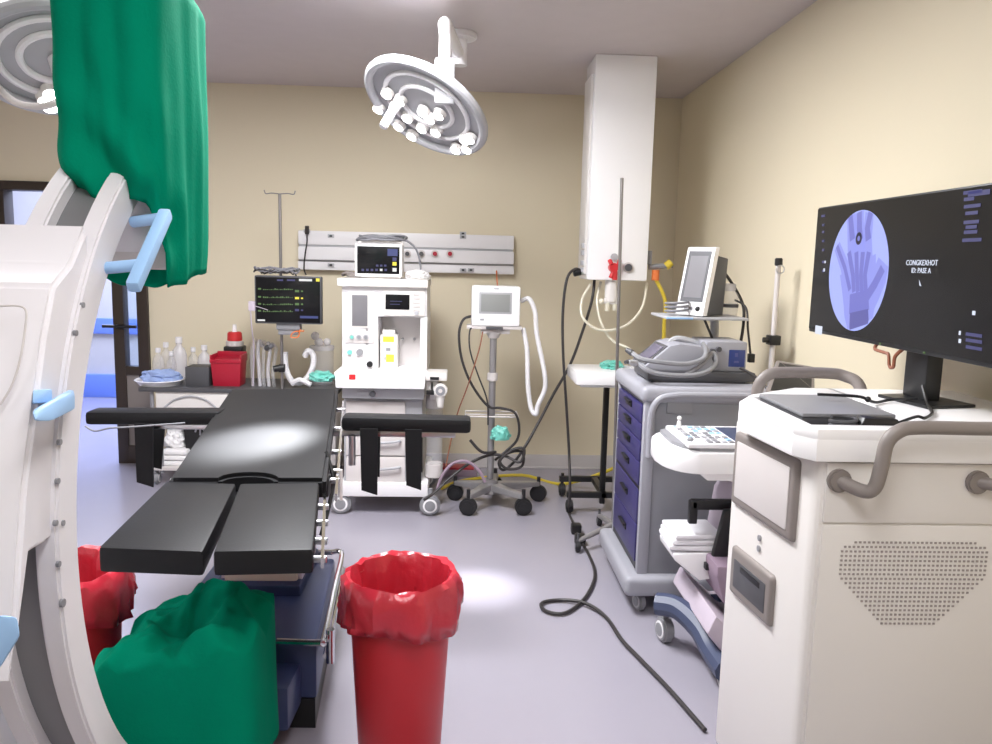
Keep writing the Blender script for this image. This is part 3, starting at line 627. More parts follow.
obj('shelf_post', B('lgrey').tube([(X1-.08, Y1-.06, ZT-.02), (X1-.08, Y1-.06, zsf-.06), (X1-.1, Y1-.07, zsf-.015), (X1-.18, Y1-.1, zsf-.008)], .02, n=12), t)
sx0, sx1 = at(661, 314, y=3.62).x, at(742, 314, y=3.62).x
obj('shelf', B('lgrey').box((sx0, 3.52, zsf-.012), (sx1, 3.82, zsf), .008).use('bluehandle').box((sx0, 3.515, zsf-.01), (sx0+.12, 3.525, zsf-.002), .002), t)
# tall device on the shelf
def P3(px, py, y): return at(px, py, y=y)
t = thing('ventilator_display', 'upright white device with a grey portrait screen on the crash cart shelf', 'medical device', (.98, 3.6, zsf))
f = [P3(686, 246.5, 3.66), P3(715, 246.5, 3.66), P3(703, 310.5, 3.55), P3(676, 308, 3.55)]
f = [V((.925, 3.68, 1.575)), V((1.075, 3.60, 1.575)), V((1.055, 3.52, zsf)), V((.905, 3.60, zsf))]
f = [at(688, 247, y=3.72), at(716, 247, y=3.60), at(703, 310, y=3.53), at(675, 308, y=3.65)]
f[2].z = f[3].z = zsf+.004
nb = (f[1]-f[0]).cross(f[3]-f[0]).normalized()
if nb.y < 0: nb = -nb
nb = V((nb.x, nb.y, 0)).normalized()
def quadpt(u, v_, o=0): 
    p = f[0]*(1-u)*(1-v_)+f[1]*u*(1-v_)+f[2]*u*v_+f[3]*(1-u)*v_
    return p-nb*o
obj('housing', B('white3').hull([*f, *[p+nb*.035 for p in f]], .006), t)
sd = [quadpt(1, .0), quadpt(1, 1), quadpt(.4, .1), quadpt(.4, 1)]
obj('rear_unit', B('dgrey').hull([p+nb*.03 for p in (quadpt(.15, .12), quadpt(.98, .12), quadpt(.98, .99), quadpt(.15, .99))]+[V((p.x, p.y, p.z))+nb*.12 for p in (quadpt(.15, .16), quadpt(.98, .16))]+[V((quadpt(.15, .99).x, quadpt(.15, .99).y, zsf+.004))+nb*.16, V((quadpt(.98, .99).x, quadpt(.98, .99).y, zsf+.004))+nb*.16], .006), t)
def qslab(mb, u0, v0, u1, v1, o):
    return mb.hull([quadpt(u0, v0, o), quadpt(u1, v0, o), quadpt(u1, v1, o), quadpt(u0, v1, o), quadpt(u0, v0, -.006), quadpt(u1, v0, -.006), quadpt(u1, v1, -.006), quadpt(u0, v1, -.006)])
obj('screen', qslab(qslab(B('dgrey'), .1, .06, .9, .8, .002).use('scr_grey'), .2, .13, .82, .74, .003), t)
mb = B('grey'); qslab(mb, .3, .88, .6, .92, .002); mb.use('black').ball(quadpt(.78, .9, 0), .012); obj('control_knob', mb, t)
pts = [V((sx0+.07+.05*math.cos(i*.8), 3.62+.05*math.sin(i*.8), zsf+.012+.0022*i)) for i in range(26)]
one('sensor_cables', B('cableg').tube(pts, .006, n=6), 'coiled grey cables on the left end of the crash cart shelf', 'cables')
p = at(731, 300, y=3.66)
t = thing('humidifier_bottle', 'clear bottle with dark collar right of the portrait screen device', 'bottle', (p.x, 3.68, zsf))
obj('body', B('clear').lathe([(0, zsf), (.038, zsf), (.04, zsf+.02), (.04, zsf+.1), (.02, zsf+.12)], (p.x, 3.68, 0), 18).use('dgrey').cyl((p.x, 3.68, zsf+.04), (p.x, 3.68, zsf+.055), .042), t)
obj('cap', B('milky').cyl((p.x, 3.68, zsf+.115), (p.x, 3.68, zsf+.15), .026, bev=.004), t)
mb = B('cable').tube([at(724, 272, y=3.7), at(733, 285, y=3.7), at(742, 302, y=3.66), at(744, 315, y=3.62), at(742, 335, y=3.6), at(738, 352, y=3.62)], .007)
mb.tube([at(735, 300, y=3.66), at(746, 308, y=3.6), at(748, 330, y=3.56), at(750, 350, y=3.56), at(751, 360, y=3.56)], .005).use('black').box(at(751, 358, y=3.56)-V((.014, .014, .02)), at(751, 358, y=3.56)+V((.014, .014, .02)), .004)
one('hanging_cords', mb, 'dark cords with a plug hanging from the right end of the crash cart shelf', 'cords')
mb = B('cable').tube([at(703, 316, y=3.6), at(708, 328, y=3.58), at(713, 340, y=3.6)], .006)
one('short_cord', mb, 'short dark cord slanting below the middle of the crash cart shelf', 'cord')
# defibrillator
t = thing('defibrillator', 'grey defibrillator with a sloping lilac screen on the crash cart top', 'defibrillator', (.97, 3.55, ZT))
h0 = ZT+.045
L0, L1 = .835, 1.10
poly = [(L0-.02, h0), (L0-.035, h0+.02), (L0+.075, h0+.115), (L0+.12, h0+.125), (L1-.02, h0+.11), (L1, h0+.08), (L1, h0)]
obj('body', B('cart2').prism(poly, 1, 3.40, 3.66, .008), t)
obj('base', B('dgrey').box((L0-.02, 3.39, ZT+.008), (L1+.19, 3.67, h0+.004), .01).box((L0, 3.4, ZT), (L1+.15, 3.64, ZT+.01), .002), t)
def slope(mb, u0, u1, y0, y1, th=.003):
    a, b2 = V((L0-.035, 0, h0+.02)), V((L0+.075, 0, h0+.115)); d = b2-a; n = V((-d.z, 0, d.x)).normalized()
    q = []
    for u in (u0, u1):
        for y in (y0, y1):
            p = a+d*u; p.y = y; q += [p+n*th, p-n*.004]
    return mb.hull(q)
obj('screen', slope(slope(B('dgrey'), .08, .95, 3.42, 3.64).use('scr_lilac'), .18, .86, 3.45, 3.61, .0045), t)
obj('handle', B('lgrey').tube([(L0+.1, 3.53, h0+.115), (L0+.14, 3.53, h0+.135), (L1-.05, 3.53, h0+.12), (L1-.02, 3.53, h0+.1)], .014), t)
pts = [at(632, 353, y=3.38), at(642, 359, y=3.34), at(660, 362, y=3.32), at(685, 364, y=3.32), at(703, 359, y=3.33), at(706, 350, y=3.36), at(702, 343, y=3.38)]
pts2 = [at(634, 360, y=3.38), at(645, 369, y=3.32), at(660, 374, y=3.31), at(690, 375.5, y=3.31), at(708, 371, y=3.32), at(716, 362, y=3.36), at(712, 353, y=3.38), at(700, 366, y=3.335), at(686, 375, y=3.325)]
for q in pts+pts2: q.z = max(q.z, ZT+.014)
mb = B('grey').tube(pts, .011, n=8).tube(pts2, .0105, n=8)
mb.use('dgrey').cyl(pts[0], pts[0]+V((-.02, .02, .012)), .014, .01).use('lgrey').cyl(pts2[0]+V((.0, -.03, -.01)), pts2[0]+V((-.04, -.07, -.0)), .014, .009).use('dgrey').cyl(pts2[0]+V((-.03, -.05, .0)), pts2[0]+V((-.055, -.085, -.0)), .01, .007)
one('paddle_cables', mb, 'thick grey paddle cables looped in front of the defibrillator', 'cables')
# blue screen unit
t = thing('instrument_unit', 'pale instrument unit with a square dark blue screen right of the defibrillator', 'medical device', (1.18, 3.5, ZT))  # instrument unit of unknown use, known only by its blue screen
u0, u1 = at(712, 370, y=3.42).x, at(746, 370, y=3.42).x
zu = at(740, 371, y=3.42).z
obj('housing', B('cart2').box((u0-.03, 3.42, h0+.0045), (u1, 3.66, h0+.135), .008), t)
obj('screen', B('scr_blue').pbox(729, 350, 745, 367, 3.417, 3.43, .002).use('e_dim').pbox(735, 353, 738, 357, 3.4165, 3.42).pbox(734, 361, 739, 363, 3.4165, 3.42), t)
mb = B('dgrey')
for cx, cy in ((712, 351), (718, 349), (713, 358)): p = at(cx, cy, y=3.42); mb.cyl(p+V((0, -.02, 0)), p, .011)
obj('connector', mb, t)
one('device_lead', B('cable').tube([at(740, 368, y=3.41), at(748, 372, y=3.38), at(757, 378, y=3.3), at(764, 384, y=3.22), at(772, 398, y=3.15)], .006), 'dark lead running off the crash cart from the blue screen unit', 'cable')

# ------------------------------------------------------------------ second pole, right
t = thing('clamp_pole', 'thin white pole with black top and clamp beside the right wall', 'pole', (1.36, 3.55, 0))
pt = at(779, 258, y=3.55); cx = pt.x
obj('pole', B('offw').cyl((cx, 3.55, .08), (cx, 3.55, pt.z-.03), .012, n=14), t)
obj('top_clip', B('black').cyl((cx, 3.55, pt.z-.035), (cx, 3.55, pt.z), .017, bev=.003), t)
obj('hook', B('steel').ring((cx+.004, 3.535, pt.z-.05), .018, .003, (0, 1, 0), 20, 6), t)
zc = at(776, 340, y=3.55).z
obj('clamp', B('black').box((cx-.025, 3.52, zc-.022), (cx+.025, 3.575, zc+.022), .005).cyl((cx-.05, 3.54, zc), (cx-.02, 3.54, zc), .012), t)
lg = B('alu')
FE = [V((cx+.09*math.cos(a), 3.55+.28*math.sin(a), .045)) for a in (.5, PI-.5, PI+.5, -.5)]
for p in FE: lg.cyl((cx, 3.55, .09), p+V((0, 0, .02)), .014, .011)
obj('base', lg, t)
for p in FE: caster(t, (p.x, p.y, .028), .028, .02, z1=.07)

# ------------------------------------------------------------------ ultrasound machine
t = thing('ultrasound_machine', 'white and mauve ultrasound machine with a projecting keyboard console', 'ultrasound machine', (1.15, 2.9, 0))
def sp(x, z): return (x, z)
obj('column', B('mauve').prism([(1.05, .2), (1.03, .3), (1.02, .46), (1.04, .62), (1.1, .72), (1.42, .72), (1.44, .2)], 1, 2.68, 3.12, .02), t)
obj('front_panel', B('mauved').prism([(.98, .28), (.95, .38), (.95, .42), (1.05, .42), (1.06, .25)], 1, 2.74, 3.06, .01), t)
obj('skirt', B('mauve').prism([(.90, .2), (.93, .27), (1.05, .16), (1.44, .16), (1.44, .08), (1.0, .08)], 1, 2.66, 3.14, .012), t)
zc = .818
cons = [(.745, zc-.02), (.735, zc+.005), (.76, zc+.03), (1.12, zc+.035), (1.12, zc-.06), (.9, zc-.075), (.8, zc-.055)]
obj('console', B('white3').prism([(1.12, 2.72), (.84, 2.72), (.785, 2.755), (.75, 2.82), (.738, 2.91), (.745, 3.0), (.78, 3.07), (.84, 3.11), (1.12, 3.11)], 2, zc-.055, zc+.03, .024).prism([(.86, zc-.05), (.9, zc-.085), (1.12, zc-.085), (1.12, zc-.05)], 1, 2.76, 3.06, .01), t)
obj('console_arm', B('white2').prism([(.93, zc-.06), (1.1, zc-.06), (1.25, .68), (1.1, .68), (1.0, .72)], 1, 2.8, 3.0, .015), t)
kp = obj('keyboard', B('grey').prism([(1.12, 2.74), (.86, 2.74), (.81, 2.78), (.785, 2.85), (.785, 2.96), (.79, 3.04), (.84, 3.09), (1.12, 3.09)], 2, zc+.027, zc+.045, .006).use('paper').box((.815, 2.735, zc+.04), (1.11, 3.06, zc+.058), .008), t)
mb = B('lgrey'); rnd = random.Random(3)
for i in range(6):
    for j in range(8):
        mb.use(rnd.choice(['lgrey', 'white3', 'bluehandle', 'grey'])).box((.84+i*.026, 2.75+j*.036, zc+.056), (.858+i*.026, 2.775+j*.036, zc+.063), .002)
mb.use('slate').box((1.0, 2.76, zc+.056), (1.1, 3.02, zc+.061), .002).use('grey').ball((.835, 2.78, zc+.062), .012)
obj('keys', mb, kp)
obj('probe_rest', B('white3').cyl((.85, 2.99, zc+.056), (.85, 2.99, zc+.09), .012, .006).ball((.85, 2.99, zc+.1), .009), t)
obj('grip', B('black').box((.885, 2.885, .585), (1.06, 2.915, .625), .008).box((.88, 2.885, .53), (.912, 2.915, .62), .006).hull([(1.0, 2.84, .60), (1.075, 2.84, .60), (1.0, 2.87, .60), (1.075, 2.87, .60), (.955, 2.84, .372), (1.03, 2.84, .372), (.955, 2.87, .372), (1.03, 2.87, .372)], .006).box((.94, 2.84, .365), (1.08, 2.87, .39), .004), t)
obj('tray', B('white3').prism([(.83, .39), (.825, .415), (1.05, .424), (1.05, .33), (.93, .31)], 1, 2.875, 3.1, .006), t)
obj('leg_cover', B('slate').tube([(.80, 2.98, .17), (.87, 2.93, .175), (.93, 2.83, .14), (.95, 2.73, .10), (.96, 2.6, .09)], .045, n=10), t)
obj('leg_cover', B('slate').tube([(1.05, 3.05, .14), (1.2, 3.1, .12), (1.4, 3.12, .1)], .04, n=10), t)
p = at(664, 641, z=0)
caster(t, (p.x, p.y, .052), .052, .045, 'grey', 'white3', yaw=.2, z1=.14)
caster(t, (.97, 2.62, .05), .05, .04, 'grey', 'white3', yaw=.2, z1=.1)
caster(t, (1.38, 2.74, .05), .05, .04, 'grey', 'white3', yaw=.2, z1=.1); caster(t, (1.38, 3.08, .05), .05, .04, 'grey', 'white3', yaw=.2, z1=.1)
pa, pb_ = at(777, 360, y=2.98), at(815, 367, y=2.98); pc_, pd = at(815, 392, y=2.8), at(766, 392, y=2.8)
obj('display', B('taupe').hull([pa, pb_, pc_, pd]+[q+V((.004, .03, -.016)) for q in (pa, pb_, pc_, pd)], .006), t)
def mixq(u, v_): return pa*(1-u)*(1-v_)+pb_*u*(1-v_)+pc_*u*v_+pd*(1-u)*v_
nn = (pb_-pa).cross(pd-pa).normalized(); nn = nn if nn.z > 0 else -nn
obj('screen', B('black').hull([mixq(u, v_)+nn*s for u in (.08, .92) for v_ in (.08, .95) for s in (.002, -.004)]), t)
obj('display_arm', B('grey').cyl((1.22, 2.9, .7), (1.22, 2.9, 1.1), .025).cyl((1.22, 2.9, 1.09), (pa+pc_)/2+V((0, .02, -.01)), .02), t)
mb = B('paper')
for i in range(3): mb.box((.815+.006*i, 2.88, .425+.022*i), (1.02-.004*i, 3.09-.01*i, .446+.022*i), .009, Mx.Translation((.9, 2.98, 0)) @ Mx.Rotation(.05*(i-1), 4, 'Z') @ Mx.Translation((-.9, -2.98, 0)))
one('paper_packs', mb, 'stack of white paper packs on the ultrasound machine\'s front tray', 'paper stack')

# ------------------------------------------------------------------ workstation cart
WX0, WX1, WY0, WY1, WT = .81, 1.45, 1.72, 2.28, 1.15
SL = .1                                   # the left side runs slightly off square
def wx(y): return WX0-SL*(y-WY0)
SIDE = Mx.Translation((WX0, WY0, 0)) @ Mx.Rotation(math.atan(SL), 4, 'Z') @ Mx.Translation((-WX0, -WY0, 0))
t = thing('workstation_cart', 'tall white X-ray workstation cart with grey tubular handles in the right foreground', 'cart', ((WX0+WX1)/2, 2.0, 0))
obj('body', B('white2').prism([(WX0+.012, WY0), (WX1, WY0), (WX1, WY1), (.92, WY1), (wx(2.14), 2.14), (WX0, WY0+.015)], 2, .12, WT-.065, .012), t)
# top tray with a sunken well for the laptop
tp = B('white3')
x0, x1, y0, y1 = .738, WX1+.02, WY0-.02, WY1+.02
pl0, pl1, pl2, pl3 = (.795, y0), (.762, y0+.055), (.738, 2.046), (.81, 2.16)
tp.prism([pl0, (x1, y0), (x1, y1), (.99, y1), pl3, pl2, pl1], 2, WT-.075, WT-.022, .003)
wx0, wx1, wy0, wy1 = .80, 1.085, y0+.05, 2.13
tp.prism([pl0, (x1, y0), (x1, wy0+.002), (.795, wy0+.002), pl1], 2, WT-.03, WT, .006)
tp.prism([pl1, (wx0+.004, wy0-.01), (wx0+.004, 2.14), pl3, pl2], 2, WT-.03, WT, .006)
tp.prism([(wx0-.004, wy1-.002), (wx1+.02, wy1-.002), (wx1+.02, y1), (.99, y1), pl3], 2, WT-.03, WT, .006)
tp.box((wx1, wy0-.012, WT-.03), (x1, y1, WT), .006)
obj('top', tp, t)
obj('well', B('dgrey').box((wx0-.002, wy0-.004, WT-.026), (wx1+.002, wy1+.002, WT-.0205)), t)
obj('side_display', B('taupe').box((WX0-.012, 1.79, .853), (WX0+.02, 2.125, 1.055), .028, SIDE, 4).use('offw').box((WX0-.015, 1.815, .877), (WX0-.004, 2.10, 1.032), .012, SIDE), t)
obj('drive_slot', B('taupe').box((WX0-.012, 1.865, .605), (WX0+.02, 2.1, .74), .02, SIDE, 4).use('dgrey').box((WX0-.014, 1.892, .63), (WX0-.004, 2.073, .71), .006, SIDE).use('black').box((WX0-.0155, 1.92, .686), (WX0-.01, 2.03, .702), .002, SIDE), t)
for zz in (.806, .778): obj('button', B('grey').cyl((wx(1.96)-.004, 1.96, zz), (wx(1.96)+.004, 1.96, zz), .008), t)
pn = B('white2').box((.83, WY0-.006, .93), (WX1-.02, WY0+.01, 1.07), .004).box((.83, WY0-.005, .16), (WX1-.02, WY0+.01, .925), .004)
obj('front_panel', pn, t)
# perforated grille: rows of small slots inside a shield outline
gr = B('vent'); zg0, zg1 = .69, .885
def half(z):
    u = (z-zg0)/(zg1-zg0)
    return .062+min(u/.58, 1)*.108 if u < .93 else .17-.03*(u-.93)/.07
gx = 1.05; nr = 19
for i in range(nr):
    z = zg0+(zg1-zg0)*i/(nr-1); hw = half(z); x = -hw
    k = int(2*hw/.0102)
    for j in range(k+1):
        xx = gx-hw+2*hw*j/k
        gr.box((xx-.0026, WY0-.0068, z-.0024), (xx+.0026, WY0-.004, z+.0024))
obj('vent_grille', gr, t)
def rail(yc, ys):
    r = B('taupe'); o = .022
    zr, zb = 1.165, 1.03
    r.tube([(.835+o, yc, zb), (.87+o, yc-ys*.045, zb-.012), (.888+o, yc-ys*.06, zb+.0), (.898+o, yc-ys*.062, zb+.05), (.905+o, yc-ys*.062, zb+.1), (.93+o, yc-ys*.062, zr-.008), (.97+o, yc-ys*.062, zr), (1.1+o, yc-ys*.062, zr), (1.24+o, yc-ys*.062, zr), (1.30+o, yc-ys*.062, zr-.01), (1.325+o, yc-ys*.06, zb+.09), (1.33+o, yc-ys*.06, zb+.02), (1.325+o, yc-ys*.05, zb), (1.30+o, yc, zb)], .0155, n=12)
    for xx in (.835+o, 1.155+o): r.cyl((xx, yc+ys*.004, zb), (xx, yc-ys*.014, zb), .027, bev=.004)
    if ys: r.cyl((1.155+o, yc, zb), (1.2+o, yc-ys*.05, zb), .014)
    return r
obj('handle', rail(WY0-.004, 1), t)
hb = B('taupe'); zr = 1.185
yh = WY1+.09
hb.tube([(.93, WY1-.005, 1.03), (.925, yh-.02, 1.04), (.91, yh, 1.1), (.915, yh, 1.15), (.945, yh, zr-.006), (.99, yh, zr), (1.12, yh, zr), (1.17, yh-.01, zr-.006), (1.2, yh-.05, zr-.03), (1.2, WY1-.005, 1.06)], .0175, n=12)
obj('handle', hb, t)
for xx in (WX0+.09, WX1-.09):
    for yy in (WY0+.09, WY1-.09): caster(t, (xx, yy, .055), .055, .045, 'grey', 'dgrey', z1=.13)
# laptop, cord
zl = WT-.02
Rl = Mx.Translation(((wx0+wx1)/2+.005, (wy0+wy1)/2-.01, zl)) @ Mx.Rotation(.0, 4, 'Z')
t = thing('laptop', 'closed silver grey laptop sunk in the cart top under the ultrawide monitor', 'laptop', ((wx0+wx1)/2, (wy0+wy1)/2, zl))
lx0, lx1, ly0, ly1 = wx0+.02, wx1-.04, wy0+.09, wy1-.012
obj('body', B('dgrey').box((lx0, ly0, zl), (lx1, ly1, zl+.018), .003), t)
obj('lid', B('grey').box((lx0-.002, ly0-.002, zl+.0185), (lx1+.002, ly1+.002, zl+.029), .004), t)
t = thing('mouse_adapter', 'black adapter with a cord lying on the closed laptop', 'adapter', (wx0+.14, wy0+.06, zl))
mx_, my_ = wx0+.11, wy0+.03
obj('body', B('black').hull([(mx_, my_-.025, zl+.0), (mx_+.12, my_-.022, zl+.0), (mx_+.12, my_+.022, zl+.0), (mx_, my_+.022, zl+.0), (mx_+.02, my_-.02, zl+.035), (mx_+.1, my_-.018, zl+.032), (mx_+.1, my_+.018, zl+.032), (mx_+.02, my_+.018, zl+.035)], .006), t)
obj('cord', B('black').tube([(mx_+.11, my_, zl+.02), (mx_+.17, my_+.03, zl+.03), (1.1, my_+.03, WT+.007), (1.16, 1.88, WT+.006), (1.19, 1.94, WT+.008), (1.21, 1.99, WT+.018), (1.225, 2.04, WT+.05)], .004, n=6).tube([(1.21, 2.03, WT+.018), (1.15, 2.06, WT+.007), (1.09, 2.02, WT+.007), (1.04, 2.0, WT+.024), (.99, 2.02, WT+.024), (.94, 2.03, WT+.024)], .004, n=6).ball((1.06, 2.0, WT+.018), .008), t)
pts = [V((mx_-.02+.03*math.cos(i*1.0), my_+.02*math.sin(i*1.0), zl+.008+.0015*i)) for i in range(16)]
one('coiled_cable', B('dgrey').tube(pts, .0045, n=6), 'small coiled grey cord at the near end of the closed laptop', 'cord')

# ------------------------------------------------------------------ ultrawide monitor with the X-ray picture
SX = 1.2
t = thing('ultrawide_monitor', 'large black ultrawide monitor showing a blue X-ray of a hand', 'monitor', (1.25, 2.08, WT))
pu = at(818, 208, x=SX); pl = at(816, 333, x=SX)
sy1, sz1, sz0 = pu.y, 1.704, 1.286
sy0 = sy1-.98
def tilt(mb):
    return mb
obj('housing', B('black').box((SX, sy0, sz0), (SX+.03, sy1, sz1), .006).box((SX+.028, 1.85, 1.36), (SX+.06, 2.3, 1.62), .01), t)
sc = B('scr_off').box((SX-.002, sy0+.006, sz0+.012), (SX+.004, sy1-.006, sz1-.006))
def disc(mb, pts, o): mb.poly([(SX-.002-o, y, z) for y, z in pts])
pcn = at(857.5, 271, x=SX); Rr = (at(857.5, 210.5, x=SX).z-at(857.5, 331.5, x=SX).z)/2
cy, cz = pcn.y, pcn.z
sc.use('e_xray'); disc(sc, [(cy+Rr*math.cos(a*PI/32), cz+Rr*math.sin(a*PI/32)) for a in range(64)], .0006)
def scr(px, py): p = at(px, py, x=SX); return (p.y, p.z)
def band(k, pts, w0, w1, o):
    sc.use(k); P = [V(scr(*p)).to_3d() for p in pts]
    l, r_ = [], []
    for i, p in enumerate(P):
        d = (P[min(i+1, len(P)-1)]-P[max(i-1, 0)]).normalized(); n_ = V((-d.y, d.x, 0)); w_ = w0+(w1-w0)*i/(len(P)-1)
        for q, lst, s in ((p+n_*w_, l, 1), (p-n_*w_, r_, -1)):
            v2 = V((q.x-cy, q.y-cz)); 
            if v2.length > Rr*.995: v2 = v2.normalized()*Rr*.995
            lst.append((v2.x+cy, v2.y+cz))
    for i in range(len(P)-1): disc(sc, [l[i], l[i+1], r_[i+1], r_[i]], o)
band('e_soft', [(861, 330), (860, 312), (860, 298), (859, 280), (858, 265)], .085, .11, .0009)
band('e_soft', [(866, 305), (874, 290), (881, 275), (885, 262)], .05, .035, .001)
band('e_soft', [(850, 285), (845, 265), (838, 246)], .03, .02, .0011)
for x0, x1 in ((853, 851.5), (860.5, 860.5), (868, 871)): band('e_soft', [(x0+1, 275), (x0, 240), (x1, 212)], .03, .026, .0012)
for x0, x1 in ((852.5, 851), (860.5, 860.5), (868.5, 872)): band('e_bone', [(x0+1, 240), (x0, 228), (x1, 212)], .016, .014, .0014)
for x0, x1 in ((854, 850), (858, 857.5), (862, 864), (866, 870)): band('e_bone', [(x0+1, 292), (x0, 275), (x1, 252)], .011, .012, .0014)
band('e_bone', [(851, 290), (846, 268), (838, 246)], .01, .009, .0015)
band('e_bone', [(866, 300), (876, 284), (884, 268)], .016, .015, .0015)
band('e_bone', [(860, 312), (860, 302), (860, 292)], .06, .055, .0016)
band('e_dark', [(860, 331), (860, 322), (860, 311)], .06, .055, .0017)
y_, z_ = scr(860, 238.5); sc.use('e_ring'); disc(sc, [(y_+.019*math.cos(a*PI/10), z_+.019*math.sin(a*PI/10)) for a in range(20)], .0019)
sc.use('e_bone'); disc(sc, [(y_+.008*math.cos(a*PI/10), z_+.008*math.sin(a*PI/10)) for a in range(20)], .0021)
def tmat(px, py): y, z = scr(px, py); return Mx(((0, 0, -1, SX-.003), (-1, 0, 0, y), (0, 1, 0, z), (0, 0, 0, 1)))
sc.use('e_text').text('CONGKEXHOT', .0205, tmat(922.5, 263)); sc.text('ID: PASE A', .0195, tmat(922, 270.8))
def spot(k, px, py, w_, h_):
    y, z = scr(px, py); sc.use(k); disc(sc, [(y-w_, z-h_), (y+w_, z-h_), (y+w_, z+h_), (y-w_, z+h_)], .001)
y, z = scr(921, 284); sc.use('e_text'); disc(sc, [(y+.006, z+.012), (y-.008, z-.006), (y+.002, z-.004)], .001)
rnd = random.Random(2)
for yy in (192, 199, 206, 213, 222, 227, 232, 240): spot('e_dim', 972+rnd.uniform(-2, 2), yy, rnd.uniform(.018, .036), .0042)
spot('e_dim', 980, 193, .04, .006)
for yy in (335, 341, 348): spot('e_dim', 975, yy, .03, .004)
spot('e_text', 975, 313, .006, .005); spot('e_text', 961, 333, .004, .005); spot('e_text', 961, 341, .005, .005)
for yy in (216, 225, 232, 241, 250, 262, 271): spot('e_dim', 824, yy, .014 if yy == 216 else .008, .004)
spot('e_text', 826, 262, .005, .004); spot('e_text', 825, 270, .006, .005)
spot('e_text', 819.5, 330, .026, .014); spot('e_green', 881, 344, .004, .004)
obj('screen', sc, t)
bx_ = 1.235
obj('stand_column', B('black').box((1.235, 2.045, WT+.008), (1.28, 2.15, 1.5), .006), t)
obj('stand_foot', B('black').hull([(x_, y_, z_) for x_, y_ in ((1.166, 2.15), (1.200, 1.965), (1.35, 2.0), (1.315, 2.185)) for z_ in (WT, WT+.009)], .003), t)
obj('power_light', B('e_green').box((SX-.003, 2.0, sz0+.004), (SX+.003, 2.006, sz0+.008)), t)
one('screen_cord', B('brown').tube([(SX+.01, 2.26, sz0+.003), (SX, 2.25, sz0-.012), (SX, 2.2, sz0-.016), (SX, 2.175, sz0-.02), (SX, 2.165, sz0-.05), (SX, 2.145, sz0-.05), (SX, 2.14, sz0-.02), (SX+.01, 2.12, sz0+.004)], .005, n=6), 'short looped cord hanging under the ultrawide monitor', 'cord')

# ------------------------------------------------------------------ operating table
TA = -.085       # the table is turned a little
t = thing('operating_table', 'black padded operating table with split leg rests and a blue base', 'operating table', (-.68, 2.85, 0))
def padq(mb, pts, th, bev):   # pts: four top corners
    return mb.hull([V(p) for p in pts]+[V(p)-V((0, 0, th)) for p in pts], bev)
def tp_(px, py, z): return at(px, py, z=z)
A0, A1 = tp_(230, 389, .905), tp_(338, 388, .905)
B0, B1 = tp_(168, 479, .835), tp_(326, 479, .835)
cut = []
for k in range(13):
    a = PI*k/12; e = B1.lerp(B0, .5-.17*math.cos(a)*1.0); cut.append(e+(A0-B0).normalized()*.055*math.sin(a))
b = bmesh.new(); ring_ = [A0, A1, B1]+cut+[B0]
f_ = b.faces.new([b.verts.new(p) for p in ring_])
ex = bmesh.ops.extrude_face_region(b, geom=[f_])
bmesh.ops.translate(b, verts=[v for v in ex['geom'] if isinstance(v, bmesh.types.BMVert)], vec=(0, 0, -.06))
bmesh.ops.recalc_face_normals(b, faces=b.faces[:])
bmesh.ops.bevel(b, geom=[e for e in b.edges if e.calc_face_angle(0) > .6], offset=.012, segments=2, affect='EDGES')
obj('torso_pad', B('vinyl')._take(b), t)
fr = B('steel').hull([p+V((dx, 0, -.062)) for p, dx in ((A0, .04), (A1, -.03), (B1, -.03), (B0, .04))]+[p+V((dx, 0, -.1)) for p, dx in ((A0, .04), (A1, -.03), (B1, -.03), (B0, .04))], .004)
obj('torso_frame', fr, t)
LZ = .825
l = [tp_(166, 481, LZ), tp_(236, 483, LZ), tp_(203, 551, LZ), tp_(98, 547, LZ)]
r = [tp_(240, 483, LZ), tp_(319, 482, LZ), tp_(313, 549, LZ), tp_(213, 551, LZ)]
for q, nm in ((l, 'leg_pad'), (r, 'leg_pad')): obj(nm, padq(B('vinyl'), q, .062, .010), t)
for q in (l, r):
    c_ = sum(q, V())/4; obj('leg_plate', B('dgrey').hull([c_+(p-c_)*.86+V((0, 0, -.063)) for p in q]+[c_+(p-c_)*.86+V((0, 0, -.075)) for p in q]), t)
# side rails
for (p, q, s) in ((A1, B1, 1), (A0, B0, -1)):
    d = V((.02*s, 0, -.07))
    rl = obj('side_rail', B('chrome').hull([p+d+V((0, 0, .012)), p+d-V((0, 0, .012)), p+d+V((.008*s, 0, .012)), p+d+V((.008*s, 0, -.012)), q+d+V((0, .04, .012)), q+d+V((0, .04, -.012)), q+d+V((.008*s, .04, .012)), q+d+V((.008*s, .04, -.012))]), t)
    for u in (.1, .35, .6, .85):
        c_ = p.lerp(q, u)+d; obj('rail_bolt', B('steel').cyl(c_+V((-.03*s, 0, 0)), c_+V((.014*s, 0, 0)), .01), rl)
p0, p1 = r[1], r[2]
lr = obj('side_rail', B('chrome').hull([p0+V((.014, 0, -.03)), p0+V((.014, 0, -.055)), p0+V((.022, 0, -.03)), p0+V((.022, 0, -.055)), p1+V((.014, .02, -.03)), p1+V((.014, .02, -.055)), p1+V((.022, .02, -.03)), p1+V((.022, .02, -.055))]), t)
for u in (.2, .45, .7, .92):
    c_ = p0.lerp(p1, u)+V((.014, 0, -.042)); obj('rail_bolt', B('steel').cyl(c_+V((-.02, 0, 0)), c_+V((.016, 0, 0)), .009), lr)
obj('release_lever', B('white3').tube([at(324, 470, y=2.62), at(333, 470, y=2.62), at(341, 470, y=2.62), at(341, 490, y=2.62), at(341, 500, y=2.62)], .006, smooth=False).use('black').tube([at(326, 452, y=2.64), at(333, 480, y=2.6), at(328, 510, y=2.55), at(321, 535, y=2.5)], .007), t)
